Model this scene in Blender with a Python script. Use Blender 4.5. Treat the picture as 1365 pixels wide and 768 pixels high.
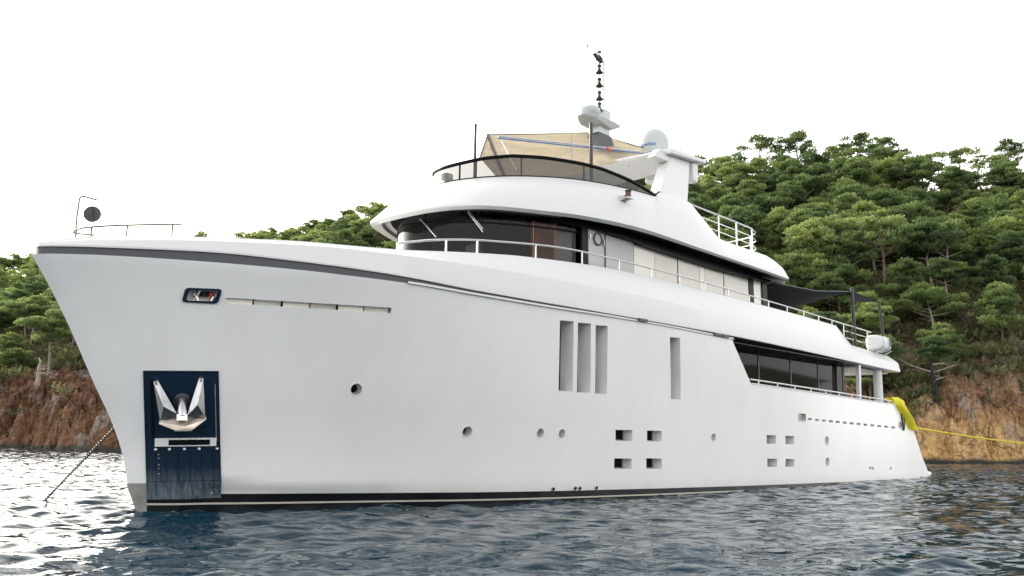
import bpy, bmesh, math, random
import numpy as np
from mathutils import Vector, Matrix, noise as mnoise
from math import radians as R, sin, cos, pi, tan, atan, sqrt

for o in list(bpy.data.objects): bpy.data.objects.remove(o)
S = bpy.context.scene
COL = S.collection

# ------------------------------------------------------------------ camera
F_PX, CX, CY, CAM_H = 1150.0, 682.5, 384.0, 1.5
HORIZON, ROLL = 580.0, R(0.8)
PITCH = atan((HORIZON - CY) / F_PX)
cam_d = bpy.data.cameras.new('camera'); cam = bpy.data.objects.new('camera', cam_d); COL.objects.link(cam)
cam_d.sensor_width = 36; cam_d.lens = 36 * F_PX / 1365.0
cam_d.clip_start = 0.1; cam_d.clip_end = 5000
cam.matrix_world = Matrix.Translation((0, 0, CAM_H)) @ (Matrix.Rotation(pi / 2 + PITCH, 4, 'X') @ Matrix.Rotation(ROLL, 4, 'Z'))
S.camera = cam
S.render.resolution_x = 1024; S.render.resolution_y = 576

# ------------------------------------------------------------------ light
SUN_AZ, SUN_EL = R(-44), R(24)        # azimuth from the view direction (+Y), positive to the right
w = bpy.data.worlds.new('World'); S.world = w; w.use_nodes = True
nt = w.node_tree; nt.nodes.clear()
wo = nt.nodes.new('ShaderNodeOutputWorld'); bg = nt.nodes.new('ShaderNodeBackground')
sky = nt.nodes.new('ShaderNodeTexSky'); sky.sky_type = 'NISHITA'; sky.sun_disc = False
sky.sun_elevation = SUN_EL; sky.sun_rotation = SUN_AZ; sky.dust_density = 4.0; sky.air_density = 1.0
hs = nt.nodes.new('ShaderNodeHueSaturation'); hs.inputs['Saturation'].default_value = 0.15
mx = nt.nodes.new('ShaderNodeMix'); mx.data_type = 'RGBA'; mx.inputs[0].default_value = 0.7
tcw = nt.nodes.new('ShaderNodeTexCoord'); spw = nt.nodes.new('ShaderNodeSeparateXYZ'); nt.links.new(tcw.outputs['Generated'], spw.inputs[0])
rw = nt.nodes.new('ShaderNodeValToRGB'); rw.color_ramp.elements[0].position = 0.0; rw.color_ramp.elements[0].color = (1.0, 0.985, 0.955, 1)   # overcast: pale bright horizon, duller zenith
rw.color_ramp.elements[1].position = 0.9; rw.color_ramp.elements[1].color = (0.20, 0.205, 0.215, 1); qw = rw.color_ramp.elements.new(0.42); qw.color = (0.66, 0.66, 0.66, 1)
vm = nt.nodes.new('ShaderNodeVectorMath'); vm.operation = 'SCALE'; vm.inputs['Scale'].default_value = 15.0
nt.links.new(spw.outputs[2], rw.inputs[0]); nt.links.new(rw.outputs[0], vm.inputs[0])
# veiled sun: a broad warm glow in the overcast round the sun's direction
dt = nt.nodes.new('ShaderNodeVectorMath'); dt.operation = 'DOT_PRODUCT'; nt.links.new(tcw.outputs['Generated'], dt.inputs[0])
dt.inputs[1].default_value = (sin(SUN_AZ) * cos(SUN_EL), cos(SUN_AZ) * cos(SUN_EL), sin(SUN_EL))
mxx = nt.nodes.new('ShaderNodeMath'); mxx.operation = 'MAXIMUM'; mxx.inputs[1].default_value = 0; nt.links.new(dt.outputs['Value'], mxx.inputs[0])
pw = nt.nodes.new('ShaderNodeMath'); pw.operation = 'POWER'; pw.inputs[1].default_value = 7; nt.links.new(mxx.outputs[0], pw.inputs[0])
gc = nt.nodes.new('ShaderNodeVectorMath'); gc.operation = 'SCALE'; gc.inputs[0].default_value = (34, 32, 27); nt.links.new(pw.outputs[0], gc.inputs['Scale'])
adw = nt.nodes.new('ShaderNodeVectorMath'); adw.operation = 'ADD'; nt.links.new(vm.outputs[0], adw.inputs[0]); nt.links.new(gc.outputs[0], adw.inputs[1]); nt.links.new(adw.outputs[0], mx.inputs[7])
nt.links.new(sky.outputs[0], hs.inputs['Color']); nt.links.new(hs.outputs[0], mx.inputs[6])
nt.links.new(mx.outputs[2], bg.inputs[0]); bg.inputs[1].default_value = 0.13
nt.links.new(bg.outputs[0], wo.inputs[0])
sd = bpy.data.lights.new('sun', 'SUN'); sd.energy = 1.0; sd.angle = R(12); sd.color = (1.0, 0.93, 0.80)
sun = bpy.data.objects.new('sun', sd); COL.objects.link(sun)
dirv = Vector((sin(SUN_AZ) * cos(SUN_EL), cos(SUN_AZ) * cos(SUN_EL), sin(SUN_EL)))
sun.rotation_euler = dirv.to_track_quat('Z', 'Y').to_euler()
S.view_settings.view_transform = 'Standard'; S.view_settings.look = 'None'
S.view_settings.gamma = 1; S.view_settings.exposure = 0.99; S.view_settings.use_curve_mapping = False

# ------------------------------------------------------------------ materials
MATS = {}
def new_mat(name):
    m = bpy.data.materials.new(name); m.use_nodes = True; MATS[name] = m
    return m, m.node_tree.nodes, m.node_tree.links, m.node_tree.nodes['Principled BSDF']
def simple(name, col, rough=0.5, metal=0.0, coat=0.0, vary=0.06, scale=3.0, bump=0.0, bscale=40.0, spec=0.5):
    """principled material whose colour and roughness wander a little (weathering)"""
    m, N, L, P = new_mat(name)
    tc = N.new('ShaderNodeTexCoord'); n = N.new('ShaderNodeTexNoise'); n.inputs['Scale'].default_value = scale; n.inputs['Detail'].default_value = 6
    L.new(tc.outputs['Object'], n.inputs['Vector'])
    r = N.new('ShaderNodeValToRGB'); c = Vector(col)
    r.color_ramp.elements[0].position = 0.3; r.color_ramp.elements[1].position = 0.7
    r.color_ramp.elements[0].color = (*(c * (1 - vary)), 1); r.color_ramp.elements[1].color = (*(c * (1 + vary)), 1)
    L.new(n.outputs[0], r.inputs[0]); L.new(r.outputs[0], P.inputs['Base Color'])
    mr = N.new('ShaderNodeMapRange'); mr.inputs[3].default_value = rough * 0.85; mr.inputs[4].default_value = min(1, rough * 1.2)
    L.new(n.outputs[0], mr.inputs[0]); L.new(mr.outputs[0], P.inputs['Roughness'])
    P.inputs['Metallic'].default_value = metal; P.inputs['Coat Weight'].default_value = coat; P.inputs['Specular IOR Level'].default_value = spec
    if bump:
        n2 = N.new('ShaderNodeTexNoise'); n2.inputs['Scale'].default_value = bscale; n2.inputs['Detail'].default_value = 4
        L.new(tc.outputs['Object'], n2.inputs['Vector'])
        b = N.new('ShaderNodeBump'); b.inputs['Strength'].default_value = bump; b.inputs['Distance'].default_value = 0.02
        L.new(n2.outputs[0], b.inputs['Height']); L.new(b.outputs[0], P.inputs['Normal'])
    return m
simple('white', (0.68, 0.68, 0.68), 0.32, coat=0.12, vary=0.004, scale=0.8)
simple('white_matt', (0.78, 0.78, 0.77), 0.5, vary=0.03)
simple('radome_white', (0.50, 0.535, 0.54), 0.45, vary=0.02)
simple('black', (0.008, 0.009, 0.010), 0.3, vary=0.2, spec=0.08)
simple('black_band', (0.035, 0.040, 0.050), 0.35, vary=0.1)
simple('grey_dark', (0.05, 0.052, 0.056), 0.45)
simple('grey_panel', (0.42, 0.42, 0.41), 0.35, vary=0.03)
simple('blind', (0.50, 0.47, 0.41), 0.22, vary=0.04, coat=0.5)
simple('blind_light', (0.62, 0.59, 0.525), 0.2, vary=0.03, coat=0.5)
simple('steel', (0.72, 0.72, 0.72), 0.16, metal=1.0, vary=0.04)
simple('steel_dull', (0.50, 0.49, 0.47), 0.42, metal=0.8, vary=0.2, scale=9)
simple('rail', (0.62, 0.62, 0.61), 0.22, metal=0.6, vary=0.05)
simple('rail_dark', (0.22, 0.19, 0.17), 0.35, metal=0.4)
simple('pole_black', (0.018, 0.018, 0.02), 0.35)
simple('fabric_black', (0.006, 0.006, 0.007), 0.95, bump=0.3, bscale=60)
simple('yellow', (0.82, 0.72, 0.02), 0.65, vary=0.08, bump=0.6, bscale=14)
simple('yellow_rope', (0.70, 0.58, 0.03), 0.8, vary=0.1)
simple('rope_old', (0.42, 0.26, 0.12), 0.9)
simple('fluke_steel', (0.34, 0.34, 0.35), 0.22, metal=0.95, vary=0.25, scale=3)
simple('crown_steel', (0.62, 0.53, 0.45), 0.3, metal=0.7, vary=0.12, scale=5)
simple('chain', (0.10, 0.10, 0.11), 0.4, metal=0.9)
simple('red', (0.55, 0.05, 0.02), 0.45)
simple('red_dark', (0.10, 0.012, 0.012), 0.3)
simple('curtain', (0.50, 0.24, 0.12), 0.8, vary=0.3)
simple('interior', (0.02, 0.019, 0.018), 0.7)
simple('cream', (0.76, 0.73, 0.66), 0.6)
simple('blue_ink', (0.02, 0.14, 0.42), 0.5)
simple('bark', (0.17, 0.125, 0.10), 0.95, vary=0.35, scale=8, bump=0.8, bscale=25)
simple('bark_pale', (0.30, 0.25, 0.21), 0.95, vary=0.3, scale=8, bump=0.8, bscale=25)
simple('bark_burnt', (0.02, 0.018, 0.018), 0.95, vary=0.3, scale=8)
simple('recess_glass', (0.010, 0.009, 0.010), 0.04, vary=0.2, spec=0.05)
simple('unseen_wooded_slope', (0.075, 0.09, 0.045), 0.95, vary=0.6, scale=0.12)
simple('feather', (0.25, 0.22, 0.2), 0.8)

def hull_mat():
    m, N, L, P = new_mat('hull_paint')
    tc = N.new('ShaderNodeTexCoord'); sp = N.new('ShaderNodeSeparateXYZ'); L.new(tc.outputs['Object'], sp.inputs[0])
    def math_(op, a, b=None, c=None):
        n = N.new('ShaderNodeMath'); n.operation = op
        for i, v in enumerate((a, b, c)):
            if v is None: continue
            if isinstance(v, (int, float)): n.inputs[i].default_value = v
            else: L.new(v, n.inputs[i])
        return n.outputs[0]
    top = math_('MULTIPLY_ADD', sp.outputs[0], -0.0110, 0.335)      # boot top falls towards the stern
    boot = math_('LESS_THAN', sp.outputs[2], top)
    lo = math_('MULTIPLY_ADD', sp.outputs[0], -0.0078, 0.165)
    s1 = math_('LESS_THAN', sp.outputs[2], lo)
    s2 = math_('GREATER_THAN', sp.outputs[2], math_('SUBTRACT', lo, 0.035))
    stripe = math_('MULTIPLY', math_('MULTIPLY', s1, s2), math_('GREATER_THAN', sp.outputs[0], -0.2))
    # faint streaks and blotches of the topsides
    mp = N.new('ShaderNodeMapping'); mp.inputs['Scale'].default_value = (0.9, 0.9, 0.35); L.new(tc.outputs['Object'], mp.inputs[0])
    n = N.new('ShaderNodeTexNoise'); n.inputs['Scale'].default_value = 1.2; n.inputs['Detail'].default_value = 7; L.new(mp.outputs[0], n.inputs['Vector'])
    r = N.new('ShaderNodeValToRGB'); r.color_ramp.elements[0].position = 0.35; r.color_ramp.elements[1].position = 0.6
    r.color_ramp.elements[0].color = (0.815, 0.812, 0.805, 1); r.color_ramp.elements[1].color = (0.84, 0.84, 0.84, 1)
    L.new(n.outputs[0], r.inputs[0])
    # scum line just above the boot top
    d = math_('SUBTRACT', sp.outputs[2], top)
    sc = N.new('ShaderNodeMapRange'); sc.inputs[1].default_value = 0.0; sc.inputs[2].default_value = 0.22; sc.inputs[3].default_value = 0.35; sc.inputs[4].default_value = 0.0
    L.new(d, sc.inputs[0])
    n3 = N.new('ShaderNodeTexNoise'); n3.inputs['Scale'].default_value = 2.5; n3.inputs['Detail'].default_value = 8; L.new(tc.outputs['Object'], n3.inputs['Vector'])
    scf = math_('MULTIPLY', sc.outputs[0], n3.outputs[0])
    m0 = N.new('ShaderNodeMix'); m0.data_type = 'RGBA'; L.new(scf, m0.inputs[0]); L.new(r.outputs[0], m0.inputs[6]); m0.inputs[7].default_value = (0.35, 0.33, 0.24, 1)
    m1 = N.new('ShaderNodeMix'); m1.data_type = 'RGBA'; L.new(boot, m1.inputs[0]); L.new(m0.outputs[2], m1.inputs[6]); m1.inputs[7].default_value = (0.008, 0.009, 0.011, 1)
    m2 = N.new('ShaderNodeMix'); m2.data_type = 'RGBA'; L.new(stripe, m2.inputs[0]); L.new(m1.outputs[2], m2.inputs[6]); m2.inputs[7].default_value = (0.55, 0.53, 0.44, 1)
    L.new(m2.outputs[2], P.inputs['Base Color'])
    P.inputs['Roughness'].default_value = 0.3; P.inputs['Coat Weight'].default_value = 0.35; P.inputs['Coat Roughness'].default_value = 0.12
    n2 = N.new('ShaderNodeTexNoise'); n2.inputs['Scale'].default_value = 0.9; n2.inputs['Detail'].default_value = 2; L.new(tc.outputs['Object'], n2.inputs['Vector'])
    b = N.new('ShaderNodeBump'); b.inputs['Strength'].default_value = 0.25; b.inputs['Distance'].default_value = 0.03
    L.new(n2.outputs[0], b.inputs['Height']); L.new(b.outputs[0], P.inputs['Coat Normal'])
hull_mat()

def navy_mat():
    m, N, L, P = new_mat('navy')
    tc = N.new('ShaderNodeTexCoord'); sp = N.new('ShaderNodeSeparateXYZ'); L.new(tc.outputs['Object'], sp.inputs[0])
    mp = N.new('ShaderNodeMapping'); mp.inputs['Scale'].default_value = (14, 14, 0.9); L.new(tc.outputs['Object'], mp.inputs[0])
    n = N.new('ShaderNodeTexNoise'); n.inputs['Scale'].default_value = 1.5; n.inputs['Detail'].default_value = 8; L.new(mp.outputs[0], n.inputs['Vector'])
    mr = N.new('ShaderNodeMapRange'); mr.inputs[1].default_value = 0.32; mr.inputs[2].default_value = 0.95; mr.inputs[3].default_value = 1.0; mr.inputs[4].default_value = 0.0
    L.new(sp.outputs[2], mr.inputs[0])
    mu = N.new('ShaderNodeMath'); mu.operation = 'MULTIPLY'; L.new(mr.outputs[0], mu.inputs[0]); L.new(n.outputs[0], mu.inputs[1])
    r = N.new('ShaderNodeValToRGB'); r.color_ramp.elements[0].color = (0.0035, 0.016, 0.038, 1); r.color_ramp.elements[1].color = (0.16, 0.19, 0.22, 1)
    r.color_ramp.elements[0].position = 0.12; r.color_ramp.elements[1].position = 0.62
    L.new(mu.outputs[0], r.inputs[0]); L.new(r.outputs[0], P.inputs['Base Color'])
    P.inputs['Roughness'].default_value = 0.32; P.inputs['Metallic'].default_value = 0.0
navy_mat()

def rust_steel():
    m, N, L, P = new_mat('stem_steel')
    tc = N.new('ShaderNodeTexCoord')
    n = N.new('ShaderNodeTexNoise'); n.inputs['Scale'].default_value = 5; n.inputs['Detail'].default_value = 8; L.new(tc.outputs['Object'], n.inputs['Vector'])
    r = N.new('ShaderNodeValToRGB'); e = r.color_ramp.elements
    e[0].position = 0.3; e[0].color = (0.30, 0.30, 0.29, 1); e[1].position = 0.74; e[1].color = (0.30, 0.13, 0.04, 1)
    q = e.new(0.63); q.color = (0.42, 0.40, 0.36, 1)
    L.new(n.outputs[0], r.inputs[0]); L.new(r.outputs[0], P.inputs['Base Color']); P.inputs['Metallic'].default_value = 0.35; P.inputs['Roughness'].default_value = 0.5
rust_steel()

def strip_mat():
    m, N, L, P = new_mat('perforated_strip')
    tc = N.new('ShaderNodeTexCoord'); mp = N.new('ShaderNodeMapping'); mp.inputs['Scale'].default_value = (22, 0, 0); L.new(tc.outputs['Object'], mp.inputs[0])
    wv = N.new('ShaderNodeTexWave'); wv.inputs['Scale'].default_value = 1.0; L.new(mp.outputs[0], wv.inputs['Vector'])
    r = N.new('ShaderNodeValToRGB'); r.color_ramp.elements[0].position = 0.25; r.color_ramp.elements[1].position = 0.5
    r.color_ramp.elements[0].color = (0.30, 0.29, 0.28, 1); r.color_ramp.elements[1].color = (0.62, 0.60, 0.58, 1)
    L.new(wv.outputs[0], r.inputs[0]); L.new(r.outputs[0], P.inputs['Base Color']); P.inputs['Metallic'].default_value = 0.5; P.inputs['Roughness'].default_value = 0.35
strip_mat()

def glass(name, tint, refl=1.5):
    m, N, L, P = new_mat(name)
    out = N['Material Output']; N.remove(P)
    tr = N.new('ShaderNodeBsdfTransparent'); tr.inputs[0].default_value = (*tint, 1)
    gl = N.new('ShaderNodeBsdfGlossy'); gl.inputs['Roughness'].default_value = 0.02
    fr = N.new('ShaderNodeFresnel'); fr.inputs[0].default_value = refl
    mx = N.new('ShaderNodeMixShader'); L.new(fr.outputs[0], mx.inputs[0]); L.new(tr.outputs[0], mx.inputs[1]); L.new(gl.outputs[0], mx.inputs[2])
    L.new(mx.outputs[0], out.inputs[0])
glass('glass_tint', (0.34, 0.34, 0.36), 1.3); glass('glass_fly', (0.23, 0.225, 0.22)); glass('glass_fly_dark', (0.10, 0.10, 0.105))

def sail_mat():
    m, N, L, P = new_mat('sail')
    out = N['Material Output']; N.remove(P)
    tc = N.new('ShaderNodeTexCoord'); mp = N.new('ShaderNodeMapping'); mp.inputs['Scale'].default_value = (0.5, 3.2, 3.2); mp.inputs['Rotation'].default_value = (0.3, 0.2, 0.15)
    L.new(tc.outputs['Object'], mp.inputs[0])
    n = N.new('ShaderNodeTexNoise'); n.inputs['Scale'].default_value = 1.6; n.inputs['Detail'].default_value = 4; L.new(mp.outputs[0], n.inputs['Vector'])
    b = N.new('ShaderNodeBump'); b.inputs['Strength'].default_value = 0.6; b.inputs['Distance'].default_value = 0.1; L.new(n.outputs[0], b.inputs['Height'])
    r = N.new('ShaderNodeValToRGB'); r.color_ramp.elements[0].position = 0.35; r.color_ramp.elements[1].position = 0.65
    r.color_ramp.elements[0].color = (0.68, 0.62, 0.50, 1); r.color_ramp.elements[1].color = (0.74, 0.68, 0.56, 1); L.new(n.outputs[0], r.inputs[0])
    d = N.new('ShaderNodeBsdfDiffuse'); t = N.new('ShaderNodeBsdfTranslucent')
    for s in (d, t): L.new(r.outputs[0], s.inputs['Color']); L.new(b.outputs[0], s.inputs['Normal'])
    mx = N.new('ShaderNodeMixShader'); mx.inputs[0].default_value = 0.62; L.new(d.outputs[0], mx.inputs[1]); L.new(t.outputs[0], mx.inputs[2]); L.new(mx.outputs[0], out.inputs[0])
sail_mat()

def leaf_mat(name, a, b_, c):
    m, N, L, P = new_mat(name)
    out = N['Material Output']; N.remove(P)
    at = N.new('ShaderNodeAttribute'); at.attribute_name = 'tone'
    oi = N.new('ShaderNodeObjectInfo')
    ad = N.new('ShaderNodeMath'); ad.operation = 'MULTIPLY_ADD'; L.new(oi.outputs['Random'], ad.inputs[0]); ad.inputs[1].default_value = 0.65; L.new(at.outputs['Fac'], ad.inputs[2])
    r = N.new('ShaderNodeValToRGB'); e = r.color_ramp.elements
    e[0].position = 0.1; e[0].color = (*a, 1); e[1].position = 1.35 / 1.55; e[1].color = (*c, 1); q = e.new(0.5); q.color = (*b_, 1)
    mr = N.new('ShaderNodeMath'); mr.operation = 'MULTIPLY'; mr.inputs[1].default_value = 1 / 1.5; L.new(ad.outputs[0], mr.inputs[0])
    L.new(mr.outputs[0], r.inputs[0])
    d = N.new('ShaderNodeBsdfDiffuse'); t = N.new('ShaderNodeBsdfTranslucent')
    L.new(r.outputs[0], d.inputs[0]); L.new(r.outputs[0], t.inputs[0])
    mx = N.new('ShaderNodeMixShader'); mx.inputs[0].default_value = 0.5; L.new(d.outputs[0], mx.inputs[1]); L.new(t.outputs[0], mx.inputs[2]); L.new(mx.outputs[0], out.inputs[0])
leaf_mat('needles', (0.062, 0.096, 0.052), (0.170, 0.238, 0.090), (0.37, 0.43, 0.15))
leaf_mat('scrub_leaf', (0.075, 0.085, 0.048), (0.13, 0.145, 0.066), (0.24, 0.23, 0.12))

def ground_mat():
    m, N, L, P = new_mat('hillside_ground')
    geo = N.new('ShaderNodeNewGeometry'); sp = N.new('ShaderNodeSeparateXYZ'); L.new(geo.outputs['Position'], sp.inputs[0])
    n = N.new('ShaderNodeTexNoise'); n.inputs['Scale'].default_value = 0.22; n.inputs['Detail'].default_value = 10; n.inputs['Roughness'].default_value = 0.65; L.new(geo.outputs['Position'], n.inputs['Vector'])
    r = N.new('ShaderNodeValToRGB'); e = r.color_ramp.elements
    e[0].position = 0.30; e[0].color = (0.16, 0.085, 0.055, 1); e[1].position = 0.72; e[1].color = (0.42, 0.33, 0.24, 1)
    q = e.new(0.45); q.color = (0.30, 0.155, 0.085, 1); q = e.new(0.58); q.color = (0.40, 0.25, 0.13, 1)
    L.new(n.outputs[0], r.inputs[0])
    # golden rock low on the right shore, red brown elsewhere
    mrx = N.new('ShaderNodeMapRange'); mrx.inputs[1].default_value = -10; mrx.inputs[2].default_value = 25; L.new(sp.outputs[0], mrx.inputs[0])
    mrz = N.new('ShaderNodeMapRange'); mrz.inputs[1].default_value = 4.2; mrz.inputs[2].default_value = 1.6; L.new(sp.outputs[2], mrz.inputs[0])
    gm = N.new('ShaderNodeMath'); gm.operation = 'MULTIPLY'; L.new(mrx.outputs[0], gm.inputs[0]); L.new(mrz.outputs[0], gm.inputs[1])
    gm2 = N.new('ShaderNodeMath'); gm2.operation = 'MULTIPLY'; gm2.inputs[1].default_value = 0.8; L.new(gm.outputs[0], gm2.inputs[0])
    lf = N.new('ShaderNodeMapRange'); lf.inputs[1].default_value = 5; lf.inputs[2].default_value = -15; lf.inputs[4].default_value = 1.0; L.new(sp.outputs[0], lf.inputs[0])
    mlf = N.new('ShaderNodeMix'); mlf.data_type = 'RGBA'; mlf.blend_type = 'MULTIPLY'; L.new(lf.outputs[0], mlf.inputs[0]); L.new(r.outputs[0], mlf.inputs[6]); mlf.inputs[7].default_value = (0.46, 0.37, 0.33, 1)
    mg = N.new('ShaderNodeMix'); mg.data_type = 'RGBA'; L.new(gm2.outputs[0], mg.inputs[0]); L.new(mlf.outputs[2], mg.inputs[6]); mg.inputs[7].default_value = (0.64, 0.42, 0.17, 1)
    # pale grey weathered faces
    n4 = N.new('ShaderNodeTexNoise'); n4.inputs['Scale'].default_value = 0.45; n4.inputs['Detail'].default_value = 8; n4.inputs['Distortion'].default_value = 0.6
    mp4 = N.new('ShaderNodeMapping'); mp4.inputs['Location'].default_value = (31, 7, 3); L.new(geo.outputs['Position'], mp4.inputs[0]); L.new(mp4.outputs[0], n4.inputs['Vector'])
    r4 = N.new('ShaderNodeValToRGB'); r4.color_ramp.elements[0].position = 0.57; r4.color_ramp.elements[1].position = 0.66; L.new(n4.outputs[0], r4.inputs[0])
    m4 = N.new('ShaderNodeMix'); m4.data_type = 'RGBA'
    k4 = N.new('ShaderNodeMath'); k4.operation = 'MULTIPLY'; k4.inputs[1].default_value = 0.65; L.new(r4.outputs[0], k4.inputs[0]); L.new(k4.outputs[0], m4.inputs[0]); L.new(mg.outputs[2], m4.inputs[6]); m4.inputs[7].default_value = (0.30, 0.28, 0.24, 1)
    # fissures: thin dark lines where two noises cross, stretched along the dip of the beds
    nw = N.new('ShaderNodeTexNoise'); nw.inputs['Scale'].default_value = 0.55; nw.inputs['Detail'].default_value = 9; nw.inputs['Roughness'].default_value = 0.65; L.new(geo.outputs['Position'], nw.inputs['Vector'])
    fis = []
    for loc_, rot_, sc_ in (((5, 9, 2), (0.5, 0.9, 0.2), (0.25, 0.8, 0.35)), ((15, 2, 8), (-0.4, -0.8, 0.9), (0.9, 0.3, 0.3))):
        mpf = N.new('ShaderNodeMapping'); mpf.inputs['Location'].default_value = loc_; mpf.inputs['Rotation'].default_value = rot_; mpf.inputs['Scale'].default_value = sc_; L.new(geo.outputs['Position'], mpf.inputs[0])
        nf = N.new('ShaderNodeTexNoise'); nf.inputs['Scale'].default_value = 1.0; nf.inputs['Detail'].default_value = 7; nf.inputs['Roughness'].default_value = 0.55; nf.inputs['Distortion'].default_value = 0.4; L.new(mpf.outputs[0], nf.inputs['Vector'])
        sb = N.new('ShaderNodeMath'); sb.operation = 'SUBTRACT'; sb.inputs[1].default_value = 0.5; L.new(nf.outputs[0], sb.inputs[0])
        ab = N.new('ShaderNodeMath'); ab.operation = 'ABSOLUTE'; L.new(sb.outputs[0], ab.inputs[0]); fis.append(ab)
    mn = N.new('ShaderNodeMath'); mn.operation = 'MINIMUM'; L.new(fis[0].outputs[0], mn.inputs[0]); L.new(fis[1].outputs[0], mn.inputs[1])
    rc = N.new('ShaderNodeValToRGB'); rc.color_ramp.elements[0].color = (0.5, 0.47, 0.45, 1); rc.color_ramp.elements[1].color = (1, 1, 1, 1); rc.color_ramp.elements[0].position = 0.0; rc.color_ramp.elements[1].position = 0.014
    L.new(mn.outputs[0], rc.inputs[0])
    mc = N.new('ShaderNodeMix'); mc.data_type = 'RGBA'; mc.blend_type = 'MULTIPLY'; mc.inputs[0].default_value = 0.8; L.new(m4.outputs[2], mc.inputs[6]); L.new(rc.outputs[0], mc.inputs[7])
    nfi = N.new('ShaderNodeTexNoise'); nfi.inputs['Scale'].default_value = 2.6; nfi.inputs['Detail'].default_value = 10; nfi.inputs['Roughness'].default_value = 0.7; L.new(geo.outputs['Position'], nfi.inputs['Vector'])
    rfi = N.new('ShaderNodeValToRGB'); rfi.color_ramp.elements[0].position = 0.36; rfi.color_ramp.elements[0].color = (0.55, 0.50, 0.47, 1); rfi.color_ramp.elements[1].position = 0.62; rfi.color_ramp.elements[1].color = (1.18, 1.15, 1.12, 1); L.new(nfi.outputs[0], rfi.inputs[0])
    mfi = N.new('ShaderNodeMix'); mfi.data_type = 'RGBA'; mfi.blend_type = 'MULTIPLY'; mfi.inputs[0].default_value = 1.0; L.new(mc.outputs[2], mfi.inputs[6]); L.new(rfi.outputs[0], mfi.inputs[7]); mc = mfi
    # wet foot of the rocks
    zz = N.new('ShaderNodeMath'); zz.operation = 'MULTIPLY_ADD'; zz.inputs[1].default_value = -0.45; L.new(nw.outputs[0], zz.inputs[0]); L.new(sp.outputs[2], zz.inputs[2])
    wet = N.new('ShaderNodeMapRange'); wet.inputs[1].default_value = 0.2; wet.inputs[2].default_value = -0.05; L.new(zz.outputs[0], wet.inputs[0])
    mwt = N.new('ShaderNodeMix'); mwt.data_type = 'RGBA'; L.new(wet.outputs[0], mwt.inputs[0]); L.new(mc.outputs[2], mwt.inputs[6]); mwt.inputs[7].default_value = (0.035, 0.032, 0.022, 1)
    # leaf litter up the slope
    up = N.new('ShaderNodeMapRange'); up.inputs[1].default_value = 8.5; up.inputs[2].default_value = 13; up.inputs[4].default_value = 0.8; zo = N.new('ShaderNodeMath'); zo.operation = 'MULTIPLY_ADD'; zo.inputs[1].default_value = 5.0; L.new(mrx.outputs[0], zo.inputs[0]); L.new(sp.outputs[2], zo.inputs[2]); L.new(zo.outputs[0], up.inputs[0])
    ml = N.new('ShaderNodeMix'); ml.data_type = 'RGBA'; L.new(up.outputs[0], ml.inputs[0]); L.new(mwt.outputs[2], ml.inputs[6]); ml.inputs[7].default_value = (0.11, 0.082, 0.060, 1)
    L.new(ml.outputs[2], P.inputs['Base Color']); P.inputs['Roughness'].default_value = 0.9
    nb = N.new('ShaderNodeTexNoise'); nb.inputs['Scale'].default_value = 2.2; nb.inputs['Detail'].default_value = 10; L.new(geo.outputs['Position'], nb.inputs['Vector'])
    b1 = N.new('ShaderNodeBump'); b1.inputs['Strength'].default_value = 0.9; b1.inputs['Distance'].default_value = 0.6; L.new(nb.outputs[0], b1.inputs['Height'])
    b2 = N.new('ShaderNodeBump'); b2.inputs['Strength'].default_value = 0.7; b2.inputs['Distance'].default_value = 0.25; L.new(rc.outputs[0], b2.inputs['Height']); L.new(b1.outputs[0], b2.inputs['Normal'])
    L.new(b2.outputs[0], P.inputs['Normal'])
ground_mat()

def water_mat():
    m, N, L, P = new_mat('sea_water')
    geo = N.new('ShaderNodeNewGeometry')
    P.inputs['Base Color'].default_value = (0.002, 0.021, 0.038, 1)
    P.inputs['Roughness'].default_value = 0.03; P.inputs['IOR'].default_value = 1.333
    mp = N.new('ShaderNodeMapping'); mp.inputs['Scale'].default_value = (0.75, 1.25, 1.0); mp.inputs['Rotation'].default_value = (0, 0, R(-12)); L.new(geo.outputs['Position'], mp.inputs[0])
    last = None
    for sc, st, di, det in ((1.7, 1.0, 0.12, 2), (5.5, 0.5, 0.025, 3)):
        n = N.new('ShaderNodeTexNoise'); n.inputs['Scale'].default_value = sc; n.inputs['Detail'].default_value = det; n.inputs['Roughness'].default_value = 0.5; L.new(mp.outputs[0], n.inputs['Vector'])
        b = N.new('ShaderNodeBump'); b.inputs['Strength'].default_value = st; b.inputs['Distance'].default_value = di; L.new(n.outputs[0], b.inputs['Height'])
        if last: L.new(last, b.inputs['Normal'])
        last = b.outputs[0]
    L.new(last, P.inputs['Normal'])
water_mat()

# ------------------------------------------------------------------ pixel -> world helpers (surveying the place from the photograph)
CAMP = np.array([0, 0, CAM_H])
def ray(u, v):
    a, b = (u - CX), -(v - CY)
    a, b = a * cos(ROLL) - b * sin(ROLL), a * sin(ROLL) + b * cos(ROLL)
    a /= F_PX; b /= F_PX
    return np.array([a, cos(PITCH) - b * sin(PITCH), sin(PITCH) + b * cos(PITCH)])
def proj(p):
    x, y, z = p[0], p[1], p[2] - CAM_H
    d = y * cos(PITCH) + z * sin(PITCH); b = -y * sin(PITCH) + z * cos(PITCH)
    a = x / d * F_PX; b = b / d * F_PX
    a, b = a * cos(ROLL) + b * sin(ROLL), -a * sin(ROLL) + b * cos(ROLL)
    return CX + a, CY - b
def world_z(u, v, z=0.0):
    r = ray(u, v); return CAMP + (z - CAM_H) / r[2] * r
TH = R(46.3)
BOW = world_z(182, 683)
AX = np.array([cos(TH), sin(TH), 0]); PT = np.array([sin(TH), -cos(TH), 0])
def loc(P): d = P - BOW; return float(d @ AX), float(d @ PT), float(d[2])
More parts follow.
